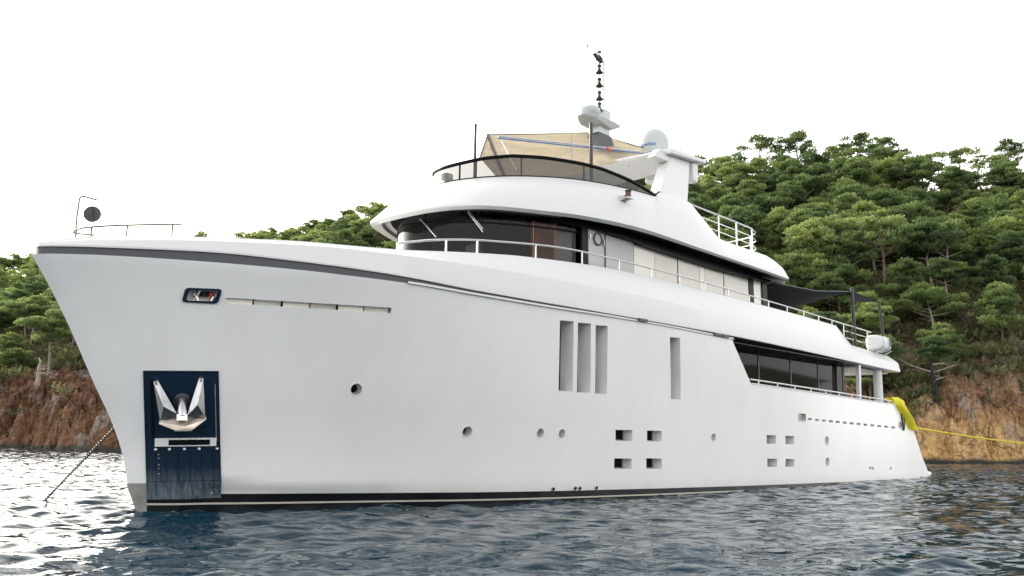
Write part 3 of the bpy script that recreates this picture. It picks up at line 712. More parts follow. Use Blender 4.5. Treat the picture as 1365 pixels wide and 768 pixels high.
def build_hull():
    ns, nz = 210, 34
    xt = list(-2.3 + (15.0 + 2.3) * np.linspace(0, 1, 130) ** 1.35) + list(np.linspace(15.0, 16.1, 9))[1:] + list(np.linspace(16.1, 28.6, 66))[1:]
    port = []
    for i, x_ in enumerate(xt):
        zt = ztop(x_)
        if i == 0: Sf = 0.0
        else:
            x0 = float(xs_z(zt)); Sf = (x_ - x0) / (float(xe_z(min(zt, 2.85))) - x0)
        Sf = max(0.0, min(1.0, Sf))
        if i and Sf < 0.0008: continue
        col = []
        for j in range(nz + 1):
            z = -0.6 + 3.2 * j / 22 if j <= 22 else 2.6 + (zt - 2.6) * (j - 22) / (nz - 22)
            x0 = float(xs_z(z)); xe = float(xe_z(min(z, 2.85)))
            # blend so that the top keeps x_
            xx = x0 + Sf * (xe - x0)
            if j == nz: xx = x_ if i else x0
            y = 0.0 if i == 0 else max(float(Yh(xx, z)), 0.004)
            col.append((xx, y, z))
        # smooth correction along the column so the top lands on x_
        port.append(col)
    n = nz + 1; m = len(port)
    vs = [p for c in port for p in c] + [(x, -y, z) for c in port for (x, y, z) in c]
    k = n * m; fs = []
    for i in range(m - 1):
        for j in range(nz):
            a, b, c, d = i*n+j, i*n+j+1, (i+1)*n+j+1, (i+1)*n+j
            fs.append((a, d, c, b)); fs.append((k+a, k+b, k+c, k+d))
        fs.append((i*n+nz, (i+1)*n+nz, k+(i+1)*n+nz, k+i*n+nz)); fs.append((i*n, k+i*n, k+(i+1)*n, (i+1)*n))
    for j in range(nz):
        a = (m-1)*n+j; fs.append((a, k+a, k+a+1, a+1))
    me = bpy.data.meshes.new('hull'); me.from_pydata([(x, -y, z) for x, y, z in vs], [], fs); me.materials.append(MATS['hull_paint'])
    bm = bmesh.new(); bm.from_mesh(me); bmesh.ops.remove_doubles(bm, verts=bm.verts, dist=0.0006)
    bmesh.ops.dissolve_degenerate(bm, edges=bm.edges, dist=0.0003)
    bmesh.ops.recalc_face_normals(bm, faces=bm.faces)
    print('HULL open edges', sum(1 for e in bm.edges if not e.is_manifold)); bm.to_mesh(me); bm.free()
    return me
hull_me = build_hull()
hull = bpy.data.objects.new('hull', hull_me); link(hull, yacht)

CUTS = [MB(), MB(), MB()]; NCUT = [0]; PANES = []
def recess(poly, depth, out=0.25):
    out = out + 0.0037 * NCUT[0]; depth = depth + (0.0031 * NCUT[0]) % 0.02
    c = sum(poly, Vector()) / len(poly); n = hull_n(c.x, c.z); n = Vector((n.x, n.y, n.z * 0.3)).normalized()
    NCUT[0] += 1; m_ = CUTS[2 if NCUT[0] == 12 else NCUT[0] % 2]; k0 = len(m_.v); m_.prism([p + n * out for p in poly], -n * (depth + out))
    if not hasattr(m_, 'key'): m_.key = {}
    for i in range(k0, len(m_.v)): m_.key[i] = k0
    return c, n
def quad(px): return [on_hull(*p) for p in px]
def round_poly(poly, k=4, f=0.22):
    out = []; n = len(poly)
    for i in range(n):
        p, a, b = poly[i], poly[i - 1], poly[(i + 1) % n]
        d1 = (a - p); d2 = (b - p); r = f * min(d1.length, d2.length); s = p + d1.normalized() * r; e = p + d2.normalized() * r
        for j in range(k + 1):
            t = j / k; out.append(s * (1-t)**2 + p * 2*t*(1-t) + e * t*t)
    return out
def pane(name, poly, depth, n, mat='recess_glass', shrink=0.0, thick=0.02, parent=None):
    c = sum(poly, Vector()) / len(poly)
    pl = [p + (c - p) * shrink - n * (depth - thick) for p in poly]
    mb = MB(); mb.prism(pl, -n * thick * 0.9); return Y(mb, name, mat, parent)
def frame_ring(name, poly, w_, n, mat, parent, d0=0.0, thick=0.03):
    c = sum(poly, Vector()) / len(poly); inner = []
    for p in poly: inner.append(p + (c - p).normalized() * w_)
    rings = [[p + n * d0 for p in poly], [p + n * (d0 + thick) for p in poly], [p + n * (d0 + thick) for p in inner], [p + n * d0 for p in inner]]
    mb = MB(); k = len(poly); vs = [p for r in rings for p in r]
    fs = [(a*k+i, a*k+(i+1)%k, ((a+1)%4)*k+(i+1)%k, ((a+1)%4)*k+i) for a in range(4) for i in range(k)]
    mb.add(vs, fs); return Y(mb, name, mat, parent)
LAB = lambda o, s: tag(o, s)
# tall windows, square windows
TALL = [[(746.5,427),(765,428.5),(763.5,522),(744.5,521)], [(770.5,430),(788,431.5),(787,524),(769,523)], [(794,433.5),(810,434.5),(809,525.5),(793,524.5)], [(893,449.5),(906.5,450.5),(907.5,533),(894.5,532)]]
SQ = [[(820.5,573),(843,573.5),(843,588),(820.5,587.5)], [(862.5,574),(882,574.5),(882,588.5),(862.5,588)], [(819,611),(842,611.5),(842,625),(818.5,625)], [(861.5,611),(882,611.5),(882,625),(861.5,625)],
      [(1022,580),(1034.5,580.5),(1034.5,592),(1022,591.5)], [(1047,581),(1058.5,581.5),(1058.5,592.5),(1047,592)], [(1023,611.5),(1036,611.5),(1036,622.5),(1023,622.5)], [(1047.4,611.9),(1059.0,612.2),(1058.8,622.6),(1047.0,622.3)]]
for q in TALL:
    P_ = quad(q); c, n = recess(P_, 0.47); PANES.append(('hull_window', P_, 0.47, n, True))
for q in SQ:
    P_ = quad(q); c, n = recess(P_, 0.34); PANES.append(('hull_window', P_, 0.34, n, True))
PORT = [(475,519,8.5,'near'), (623,575.5,7.8,''), (720.5,577,6.6,''), (749,578,6.4,''), (951,583,5.6,''), (1102.2,587.5,6.0,''), (1103,615.5,6.0,'')]
for u, v, r_, _ in PORT:
    c = on_hull(u, v); n = hull_n(c.x, c.z); up = Vector((0, 0, 1)); up = (up - up.dot(n) * n).normalized(); sd_ = up.cross(n)
    rad = abs(on_hull(u, v + r_).z - on_hull(u, v - r_).z) / 2
    P_ = [c + rad * (cos(2*pi*i/28) * sd_ + sin(2*pi*i/28) * up) for i in range(28)]
    c, n = recess(P_, 0.30); PANES.append(('porthole', P_, 0.30, n, False))
DR = [(737,651.5),(766.5,650.5),(772.5,650.5),(794.5,650),(1163,624),(1187,624),(1159.5,623.5),(1153,458.5+0)]
DRP = []
for u, v in DR[:7]:
    c = on_hull(u, v); n = hull_n(c.x, c.z); DRP.append((c, n))
# bow opening
BO = [(247.5,383.5),(296.5,385.5),(290.5,405),(242,402.5)]; BI = [(251,387),(292,388.5),(287.5,401.5),(246.5,399.5)]
bo = round_poly(quad(BO), 4, 0.25); bi = quad(BI); cB, nB = recess(bi, 0.20)
# long slots
SL = quad([(300.5,396.8),(522.5,410.3),(521.5,417.6),(300,404.3)]); cS, nS = recess(SL, 0.35)
AS = quad([(1076,557.2),(1196,569),(1196,571.3),(1076,559.8)]); 
FL1 = quad([(1064.5,550.5),(1073.5,551.5),(1073.5,561.5),(1064.5,560.5)]); c1, n1 = recess(FL1, 0.4)
FL2 = quad([(1198,562),(1202.5,562.6),(1202.5,571),(1198,570.4)]); c2, n2 = recess(FL2, 0.4)
slot_pieces = []
for i in range(13):
    f0 = i / 13 + 0.012; f1 = (i + 1) / 13 - 0.022
    u0, u1 = 1076 + 120 * f0, 1076 + 120 * f1; va, vb = 557.2 + 11.8 * f0, 557.2 + 11.8 * f1
    pl = quad([(u0, va), (u1, vb), (u1, vb + 2.8), (u0, va + 2.8)]); c_, n_ = recess(pl, 0.16); slot_pieces.append((pl, n_))
me_c = hull_me
for k_, CUT in enumerate(CUTS[::-1]):
    cm_ = bpy.data.meshes.new('cutter'); vv = [(x, -y, z) for x, y, z in CUT.v]; ff = []; k0 = 0
    isl = {}
    for f in CUT.f: isl.setdefault(CUT.key[min(f)], []).append(f)
    for fl in isl.values():
        vol = 0.0; c_ = sum((Vector(vv[i]) for f in fl for i in f), Vector()) / sum(len(f) for f in fl)
        for f in fl:
            for q in range(1, len(f) - 1): vol += (Vector(vv[f[0]]) - c_).dot((Vector(vv[f[q]]) - c_).cross(Vector(vv[f[q + 1]]) - c_))
        ff += [tuple(reversed(f)) if vol < 0 else f for f in fl]
    cm_.from_pydata(vv, [], ff); cut = bpy.data.objects.new('cutter', cm_); COL.objects.link(cut)
    tmp = bpy.data.objects.new('tmp_hull', me_c); COL.objects.link(tmp)
    bmod = tmp.modifiers.new('b', 'BOOLEAN'); bmod.operation = 'DIFFERENCE'; bmod.object = cut; bmod.solver = 'EXACT'
    dg = bpy.context.evaluated_depsgraph_get(); me_c = bpy.data.meshes.new_from_object(tmp.evaluated_get(dg)); print('PASS', k_, len(me_c.polygons))
    bpy.data.objects.remove(tmp); bpy.data.objects.remove(cut)
me2 = me_c
print('BOOL', len(hull_me.polygons), len(me2.polygons))
me2.name = 'hull'; hull.data = me2; me2.materials.clear(); me2.materials.append(MATS['hull_paint'])
def hull_normals(me):
    me.polygons.foreach_set('use_smooth', [True] * len(me.polygons)); nl = [None] * len(me.loops); cache = {}
    for p in me.polygons:
        fn = p.normal; c = p.center; s = -1 if c.y > 0 else 1      # local y = -port
        hit = False
        if abs(abs(c.y) - float(Yh(c.x, c.z))) < 0.02 and c.z < 4.48:
            a = hull_n(c.x, c.z); an = Vector((a.x, -a.y * s, a.z))
            if an.dot(fn) > 0.93: hit = True
        for li in p.loop_indices:
            if hit:
                vi = me.loops[li].vertex_index; q = me.vertices[vi].co
                if vi not in cache:
                    a = hull_n(max(q.x, float(xs_z(q.z)) + 0.03), q.z); cache[vi] = a
                a = cache[vi]; nl[li] = Vector((a.x, -a.y * s, a.z))
            else: nl[li] = fn.copy()
    me.normals_split_custom_set([tuple(v) for v in nl])
hull_normals(me2)

for nm, P_, dp, n, fr in PANES:
    if nm == 'hull_window':
        pn = pane(nm, P_, dp, n, shrink=0.0)
        frame_ring('frame', [p - n * (dp - 0.022) for p in P_], 0.03, n, 'steel_dull', pn, 0.0, 0.03)
    else:
        pn = pane(nm, P_, dp, n); frame_ring('rim', [p - n * (dp - 0.022) for p in P_], 0.035, n, 'steel_dull', pn, 0.0, 0.04)
        frame_ring('outer_rim', [p + (p - sum(P_, Vector()) / 28).normalized() * 0.012 for p in P_], 0.02, n, 'white_matt', pn, 0.001, 0.006)
for c, n in DRP:
    up = Vector((0, 0, 1)); sd_ = up.cross(n).normalized(); rad = 0.05
    mb = MB(); mb.lathe(c + n * 0.001, [(rad, 0), (rad, .02), (rad * .72, .024)], 14, n); d_ = Y(mb, 'drain_outlet', 'steel_dull', hull)
    mb = MB(); mb.lathe(c + n * 0.022, [(rad * .7, 0), (rad * .7, .006)], 14, n); Y(mb, 'drain_outlet', 'black', hull)
# bow opening dressing
ring = frame_ring('bow_opening', bo, 0.075, nB, 'navy', yacht, 0.0, 0.035)
cc = sum(bi, Vector()) / 4; ex = (bi[1] - bi[0]).normalized(); ez = Vector((0, 0, 1))
W_ = (bi[1] - bi[0]).length; H_ = (bi[0] - bi[3]).length
mb = MB(); mb.prism([p - nB * 0.16 for p in bi], -nB * 0.02); Y(mb, 'back_panel', 'cream', ring)
for f_, lean in ((-.30, .12), (-.12, -.10), (.32, .1)):
    mb = MB(); b0 = cc - nB * 0.09 + ex * (f_ * W_) - ez * H_ * .5; mb.tube([b0, b0 + ex * lean + ez * H_], 0.03, 8); Y(mb, 'guide_post', 'steel', ring)
mb = MB(); o0 = cc - nB * 0.10 + ex * 0.06 * W_ - ez * H_ * .3
mb.tube([o0 + ex * 0.14 * cos(t) + ez * 0.16 * sin(t) for t in np.linspace(0, pi, 10)], 0.035, 8); Y(mb, 'rope_coil', 'red', ring)
mb = MB(); mb.box(cc - nB * 0.09 + ex * W_ * .06 + ez * H_ * .3, (0.12, 0.12, 0.14)); Y(mb, 'deck_lamp', 'black', ring)
# bow slot: louvre panels
sl_ = frame_ring('ventilation_slot', SL, 0.008, nS, 'white_matt', yacht, 0.0005, 0.006)
for i in range(6):
    f0 = i / 6; f1 = f0 + 0.155
    a = SL[0].lerp(SL[1], f0); b = SL[0].lerp(SL[1], f1); c = SL[3].lerp(SL[2], f1); d = SL[3].lerp(SL[2], f0)
    mb = MB(); mb.prism([p - nS * (0.05 if i % 2 == 0 else 0.11) for p in (a, b, c, d)], -nS * 0.05); Y(mb, 'louvre_panel', 'cream', sl_)
for FLp, nF in ((FL1, n1), (FL2, n2)):
    fr_ = frame_ring('fairlead', FLp, 0.045, nF, 'steel_dull', yacht, 0.0, 0.03)
    cf = sum(FLp, Vector()) / 4; e1 = (FLp[1] - FLp[0]).normalized()
    for s_ in (-.12, .12) if FLp is FL1 else (0,):
        mb = MB(); mb.tube([cf - nF * .1 + e1 * s_ - Vector((0, 0, .2)), cf - nF * .1 + e1 * s_ + Vector((0, 0, .2))], 0.035, 8); Y(mb, 'roller', 'steel', fr_)

# stem plate
mb = MB(); rows = []
for z in np.linspace(-0.3, 0.53, 12):
    row = []; x0 = float(xs_z(z)); lo_, hi_ = x0, x0 + 1.2
    for _ in range(30):
        md = (lo_ + hi_) / 2; q = BOW + md * AX + float(Yh(md, z)) * PT + np.array([0, 0, z])
        if proj(q)[0] < 195.5: lo_ = md
        else: hi_ = md
    for t in np.linspace(0, 1, 9):
        x = x0 + t * (lo_ - x0); row.append((x - 0.012 * (1 - t), float(Yh(x, z)) + 0.006, z))
    rows.append(row)
mb.grid(rows); mb.grid([[(x, -y, z) for x, y, z in r] for r in rows]); Y(mb, 'stem_plate', 'stem_steel', hull)

# anchor pocket: dark blue plate following the hull
pa = [on_hull(*p) for p in ((191.5, 494), (291, 494.5), (295, 663.5), (197, 667))]
PCL = [on_hull(191.5 + 5.0 * t, 494 + 172 * t) for t in np.linspace(0, 1, 25)]; PCR = [on_hull(291 + 3.8 * t, 494.5 + 169 * t) for t in np.linspace(0, 1, 25)]
def bil(s, t):
    T_ = np.linspace(0, 1, 25); gx = lambda L: (float(np.interp(t, T_, [p.x for p in L])), float(np.interp(t, T_, [p.z for p in L])))
    (xa, za), (xb, zb) = gx(PCL), gx(PCR); x = xa + (xb - xa) * s; z = za + (zb - za) * s
    return Vector((x, float(Yh(x, z)), z)), hull_n(x, z)
def hull_patch(off, nu=16, nv=24, thick=0.03):
    rows = []
    for j in range(nv + 1): rows.append([(lambda q: q[0] + q[1] * off)(bil(i / nu, j / nv)) for i in range(nu + 1)])
    mb = MB(); back = [[p - Vector((0, 1, 0)) * thick for p in r] for r in rows]
    mb.grid(rows); mb.grid(back)
    edge = rows[0] + [r[-1] for r in rows[1:]] + rows[-1][-2::-1] + [r[0] for r in rows[-2:0:-1]]
    eb = back[0] + [r[-1] for r in back[1:]] + back[-1][-2::-1] + [r[0] for r in back[-2:0:-1]]
    mb.grid([edge, eb], close_u=True); return mb
pocket = Y(hull_patch(0.012, thick=0.03), 'anchor_pocket', 'navy', weld=True)
def strip(s0, t0, s1, t1, off, w_, d_, name, mat, parent, n=14):
    rows = [[], [], [], []]
    for i in range(n + 1):
        f_ = i / n; p, nn = bil(s0 + (s1 - s0) * f_, t0 + (t1 - t0) * f_)
        q, _ = bil(s0 + (s1 - s0) * f_ + 0.001, t0 + (t1 - t0) * f_) if abs(s1 - s0) > abs(t1 - t0) else bil(s0 + (s1 - s0) * f_, t0 + (t1 - t0) * f_ + 0.001)
        tg = (q - p).normalized(); sd_ = nn.cross(tg).normalized()
        b = p + nn * off
        for k, (a_, c_) in enumerate(((-1, 0), (1, 0), (1, 1), (-1, 1))): rows[k].append(b + sd_ * w_ * a_ + nn * d_ * c_)
    mb = MB(); mb.loft([[rows[k][i] for k in range(4)] for i in range(n + 1)]); return Y(mb, name, mat, parent)
strip(0.0, 0.004, 1.0, 0.004, 0.005, 0.012, 0.03, 'pocket_trim', 'navy', pocket)
strip(0.996, 0, 0.996, 1, 0.005, 0.012, 0.022, 'pocket_trim', 'navy', pocket)
strip(0.004, 0, 0.004, 1, 0.005, 0.012, 0.022, 'pocket_trim', 'navy', pocket)
strip(0.10, 0.07, 0.10, 0.52, 0.013, 0.028, 0.012, 'guide_rail', 'black', pocket)
strip(0.95, 0.10, 0.95, 0.55, 0.013, 0.008, 0.015, 'guide_rail', 'steel_dull', pocket)
strip(0.12, 0.555, 0.95, 0.555, 0.013, 0.075, 0.03, 'chafing_bar', 'white_matt', pocket)
strip(0.30, 0.555, 0.86, 0.555, 0.044, 0.05, 0.006, 'chafing_bar', 'black', pocket)
for s_ in (0.12, .3, .5, .7, .95):
    p, n = bil(s_, 0.608); mb = MB(); mb.box(p + n * 0.03, (0.05, 0.05, 0.035)); Y(mb, 'bolt', 'steel', pocket)
for t_ in (.65, .68, .73, .76, .80): p, n = bil(.16, t_); mb = MB(); mb.lathe(p + n * .012, [(.014, 0), (.014, .008)], 8, n); Y(mb, 'bolt', 'steel_dull', pocket)
for s_ in (.12, .26, .42, .58, .74, .9): strip(s_, 0.62, s_, 0.97, 0.0125, 0.003, 0.004, 'seam', 'black', pocket)
strip(0.0, 0.86, 1.0, 0.86, 0.0125, 0.003, 0.004, 'seam', 'black', pocket)

# dark sheer band + rub rail
BT = pchip([-2.3, -1.5, 0.4, 1.65, 3.66, 5.4, 7.8, 15.0, 23.8, 29], [4.63, 4.64, 4.69, 4.66, 4.58, 4.48, 4.43, 4.385, 4.26, 4.21])
def ring_band(x0, x1, n, zlo, zhi, offo, offi, pw=1.0, name='', mat='', parent=None, front=False):
    rings = []
    for t in np.linspace(0, 1, n) ** pw:
        x = x0 + (x1 - x0) * t; y = float(Ys(x)); a, b = zlo(x), zhi(x)
        rings.append([(x, max(y + offo, .002), a), (x, max(y + offo, .002), b), (x, max(y + offi, 0.001), b), (x, max(y + offi, .001), a)])
    mb = MB(); mb.loft(rings); mb.loft([[(p[0], -p[1], p[2]) for p in r] for r in rings]); return Y(mb, name, mat, parent)
band = ring_band(-2.14, 15.2, 120, lambda x: float(lip(x)) - 0.02, lambda x: float(BT(x)) + 0.02, -0.05, -0.4, 1.5, 'sheer_band', 'black_band')
mb = MB(); mb.box((-2.15, 0, 4.57), (0.06, 0.12, 0.16)); Y(mb, 'bow_fairing', 'white', band)
rub = ring_band(3.7, 15.05, 90, lambda x: float(lip(x)) - 0.008, lambda x: min(float(lip(x)) + 0.035, float(BT(x)) - 0.03), 0.022, -0.08, 1.0, 'rub_rail', 'perforated_strip')
for u in (855, 955, 965):
    x = on_hull(u, 430 if u < 900 else 449)[0]; mb = MB(); mb.box((x, float(Ys(x)) + 0.03, float(lip(x)) + 0.035), (0.35, 0.06, 0.07)); Y(mb, 'rail_bracket', 'grey_dark', rub)

# upper deck bulwark
def topo(x): return float(np.interp(x, [-2.24, -1.9, -.6, 1, 3, 30], [.02, .14, .35, .42, .45, .45]))
TOP = pchip([-2.24, -1.91, -1.63, -.57, .58, 1.86, 2.83, 3.8, 5.4, 7.1, 10.9, 15.4, 20.1, 23.47], [4.69, 4.77, 4.84, 4.97, 5.06, 5.14, 5.17, 5.22, 5.38, 5.53, 5.68, 5.66, 5.62, 5.58])
def ztopB(x):
    if x <= 23.47: return float(TOP(x))
    if x <= 24.81: return 5.58 + (x - 23.47) / 1.34 * (4.99 - 5.58)
    return 4.99 + (x - 24.81) / 4.1 * (-0.11)
KN = pchip([-2.24, 0, 2.8, 11, 14.2, 20, 23.4, 24.8, 29], [4.665, 4.90, 5.02, 5.02, 4.93, 4.82, 4.76, 4.62, 4.56])
def build_bulwark():
    xs = list(-2.17 + (23.47 + 2.17) * np.linspace(0, 1, 110) ** 1.3) + list(np.linspace(23.47, 24.81, 6))[1:] + list(np.linspace(24.81, 28.9, 14))[1:]
    rings = []
    for x in xs:
        ys = float(Ys(x)); o_ = topo(x) ; zb = float(BT(x)); zt = ztopB(x); zk = min(float(KN(x)), zt - 0.01)
        yt = max(ys - o_, 0.0 if x < -1.9 else 0.02)
        if x > 23.4: yt = max(yt, ys - 0.45)
        P_ = [(x, ys, zb), (x, ys + 0.004, zb + 0.03), (x, ys - 0.06 * min(1, ys), zk), (x, ys - 0.06 * min(1, ys) - 0.25 * (ys - .06 - yt if ys - .06 > yt else 0), zk + (zt - zk) * 0.32), (x, yt + 0.03 * min(1, yt), zt - 0.03), (x, yt, zt), (x, yt * 0.96, zt + 0.005)]
        full = P_ + [(x, 0, zt + 0.03 * min(1, ys))] + [(a, -b, c) for a, b, c in reversed(P_)]
        rings.append(full)
    mb = MB(); mb.loft(rings); return Y(mb, 'upper_deck_bulwark', 'white', ang=16)
bulw = build_bulwark()

# bulwark capping on the main deck, transom platform edge
mb = MB()
for s_ in (1,):
    rings = []
    for x in np.linspace(16.1, 28.5, 40):
        y = float(Yh(x, bwk(x))); z = float(bwk(x)); rings.append([(x, y + .02, z + .004), (x, y + .02, z + .035), (x, y - .14, z + .035), (x, y - .14, z + .004)])
    mb.loft(rings)
Y(mb, 'capping_rail', 'white_matt', hull)
mb = MB(); mb.lathe((31.95, 3.42, 0.12), [(.001, -.12), (.09, -.09), (.11, 0), (.09, .09), (.001, .12)], 14, (1, 0, 0)); Y(mb, 'corner_fender', 'white_matt', hull)

# saloon: long block of black glass under the upper deck
sal = MB()
xs_ = (14.2, 24.55); sal.prism([(xs_[0], 3.12, 2.6), (xs_[1], 3.12, 2.6), (xs_[1], 3.12, 4.6), (xs_[0], 3.12, 4.6)], (0, -6.24, 0))
saloon = Y(sal, 'saloon', 'black')
SWIN = [(15.0, 17.9), (18.0, 20.1), (20.2, 22.2), (22.3, 24.3)]
for a, b in SWIN:
    mb = MB(); mb.prism([(a, 3.15, 2.7), (b, 3.15, 2.7), (b, 3.15, 4.18), (a, 3.15, 4.18)], (0, -0.02, 0)); wn = Y(mb, 'window', 'recess_glass', saloon)
    mb = MB(); mb.box((b + .02, 3.155, 3.5), (.06, .03, 1.4)); Y(mb, 'mullion', 'grey_dark', wn)
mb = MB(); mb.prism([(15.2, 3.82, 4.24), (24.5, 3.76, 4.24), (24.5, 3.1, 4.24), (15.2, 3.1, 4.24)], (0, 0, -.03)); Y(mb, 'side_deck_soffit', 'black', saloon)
mb = MB(); mb.prism([(24.5, 3.66, 2.9), (24.66, 3.66, 2.9), (24.76, 3.66, 4.27), (24.6, 3.66, 4.27)], (0, -.12, 0)); Y(mb, 'pillar', 'white', saloon)
for s_ in (1, -1):
    mb = MB(); mb.tube([(27.25, 3.3 * s_, 2.4), (27.25, 3.3 * s_, 4.3)], 0.17, 18); Y(mb, 'deck_pillar', 'white')
mb = MB()
mb.prism([(24.8, 3.3, 4.2), (28.6, 3.2, 4.18), (28.6, -3.2, 4.18), (24.8, -3.3, 4.2)], (0, 0, -.05)); Y(mb, 'cockpit_ceiling', 'cream', bulw)
mb = MB(); mb.box((24.0, -1.2, 3.4), (.06, 2.6, 1.5)); Y(mb, 'sliding_door', 'recess_glass', saloon)

# ------------------------------------------------------------------ wheelhouse and roof
def sup(x0, a, w_, n=1.8):
    def f(phi): return x0 + a * (1 - max(cos(phi), 0) ** (2 / n)), w_ * sin(phi) ** (2 / n)
    def g(y):
        if abs(y) > w_: return None
        return x0 + a * (1 - (1 - (abs(y) / w_) ** n) ** (1 / n))
    return f, g
LIPf, LIPg = sup(5.4, 6.0, 3.5); GLf, GLg = sup(6.25, 4.7, 2.84); CO_f, CO_g = sup(7.35, 5.0, 2.95); FLf, FLg = sup(7.4, 5.0, 2.9)
PH = np.linspace(0, pi / 2, 40)
def wall_path(f, xend, n=30, wlast=None):
    p = [f(t) for t in PH]; x1, y1 = p[-1]
    return p + [(x1 + (xend - x1) * t, y1 if wlast is None else y1 + (wlast - y1) * t) for t in np.linspace(0, 1, n)[1:]]
def mirror(p): return [(x, -y) for x, y in reversed(p)][:-1] + p
LZ = pchip([5.4, 5.8, 6.3, 7, 8, 9, 11.4, 14.4, 17.9, 19.6], [6.62, 6.74, 6.83, 6.88, 6.88, 6.90, 6.90, 6.84, 6.77, 6.72])
CZ = pchip([7.3, 8.5, 10, 11.5, 12.6, 12.9, 14.0, 14.35, 15.0, 15.54, 16.1, 17, 19.0], [7.95, 8.05, 8.12, 8.14, 8.16, 8.36, 8.40, 8.38, 8.10, 7.84, 7.57, 7.54, 7.52])
pLip = wall_path(LIPf, 19.55, 46); pCo = wall_path(CO_f, 19.1, 46)
pCo = [(x, y) for x, y in pCo]
rows = [[], [], [], [], [], [], []]
for (lx, ly_), (cx_, cy_) in zip(pLip, pCo):
    lz_ = float(LZ(lx)); cz_ = float(CZ(cx_)); 
    back = min(1, max(0, (lx - 11.4) / 3))
    k1 = 0.30 - 0.05 * back; mx_, my_ = lx + (cx_ - lx) * k1, ly_ + (cy_ - ly_) * (k1 + 0.02)
    hz = cz_ - lz_
    rows[0].append((lx + .12, ly_ * 0.97, lz_ - 0.055 + 0.02 * back)); rows[1].append((lx, ly_, lz_)); rows[2].append((lx + .01, ly_ * .998, lz_ + 0.05))
    rows[3].append((mx_, my_, lz_ + hz * (0.46 + 0.02 * back))); rows[4].append((lx + (cx_ - lx) * .62, ly_ + (cy_ - ly_) * .62, lz_ + hz * .76)); rows[5].append((cx_, cy_, cz_)); 
    rows[6].append((cx_ + 0.12, cy_ * .93, cz_ - 0.02))
def mir_row(r): return [(x, -y, z) for x, y, z in reversed(r)][:-1] + r
mb = MB(); G = [mir_row(r) for r in rows]; mb.grid(G)
# close top and aft end
top = G[6]; n_ = len(top); vs = list(top); mb.add(vs, [(i, i + 1, n_ - 2 - i, n_ - 1 - i) for i in range(n_ // 2 - 1)])
prof = [g[-1] for g in G]; mb.add(prof + [(x, -y, z) for x, y, z in reversed(prof)], [tuple(range(14))])
roof = Y(mb, 'wheelhouse_roof', 'white', ang=30, weld=True)
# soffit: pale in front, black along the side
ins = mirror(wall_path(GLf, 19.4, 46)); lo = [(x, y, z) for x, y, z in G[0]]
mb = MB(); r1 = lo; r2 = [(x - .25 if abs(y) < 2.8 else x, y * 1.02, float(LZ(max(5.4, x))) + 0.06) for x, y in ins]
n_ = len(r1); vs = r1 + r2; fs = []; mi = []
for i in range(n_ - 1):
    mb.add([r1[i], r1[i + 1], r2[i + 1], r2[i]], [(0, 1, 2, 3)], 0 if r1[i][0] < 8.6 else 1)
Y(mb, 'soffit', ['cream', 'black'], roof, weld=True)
mb = MB()    # groove line round the pale soffit
gr = [tuple(np.array(a) * .45 + np.array(b) * .55 - np.array([0, 0, .015])) for a, b in zip(r1, r2) if a[0] < 9]
mb.tube(gr, 0.045, 6); Y(mb, 'soffit_seam', 'grey_dark', roof)
# aft tip of the roof
mb = MB(); tipz = 6.70
for s_ in (1,):
    a0 = [(19.5, 3.49, 6.72), (19.05, 2.94, 7.51), (19.05, -2.94, 7.51), (19.5, -3.49, 6.72)]
    a1 = [(20.15, 3.05, 6.70), (20.08, 2.9, 6.85), (20.08, -2.9, 6.85), (20.15, -3.05, 6.70)]
    mb.loft([a0, a1])
Y(mb, 'roof_tail', 'white', roof)
# black fascia above the panels (port and starboard)
for s_ in (1, -1):
    mb = MB(); rings = []
    for x in np.linspace(8.8, 19.3, 30):
        zt = float(LZ(x)) - 0.02; zb = float(np.interp(x, [8.8, 9.7, 12, 12.01, 16, 18.2, 19.3], [6.80, 6.74, 6.72, 6.66, 6.58, 6.60, 6.62]))
        y = 2.98 if x > 10.9 else float(np.interp(x, [8.8, 9.6, 10.9], [2.62, 2.80, 2.98]))
        rings.append([(x, s_ * y, zt), (x, s_ * y, zb), (x, s_ * (y - .2), zb), (x, s_ * (y - .2), zt)])
    mb.loft(rings); Y(mb, 'fascia', 'black', roof)

# house interior floor/back so the tinted glass shows a room
house = MB(); house.prism([(9.75, 2.7, 5.0), (19.1, 2.78, 5.0), (19.1, 2.78, 6.9), (9.75, 2.7, 6.9)], (0, -5.4, 0)); house_o = Y(house, 'deckhouse', 'grey_dark')
def glass_band(f, zlo, zhi, ph0, ph1, n=60, zt=None, inset=0):
    rows = [[], []]
    for t in np.linspace(ph0, ph1, n):
        x, y = f(abs(t)); y = y if t >= 0 else -y
        rows[0].append((x, y, zlo if not callable(zlo) else zlo(x))); rows[1].append((x, y, zhi if not callable(zhi) else zhi(x)))
    return rows
def phi_of_x(f, x):
    a, b = 0, pi / 2
    for _ in range(50):
        m_ = (a + b) / 2
        if f(m_)[0] < x: a = m_
        else: b = m_
    return a
ph_end = phi_of_x(GLf, 9.62)
mb = MB(); mb.grid(glass_band(GLf, 5.0, lambda x: float(LZ(max(x, 5.4))) + 0.1, -ph_end, ph_end, 110)); ws = Y(mb, 'windscreen', 'glass_tint')
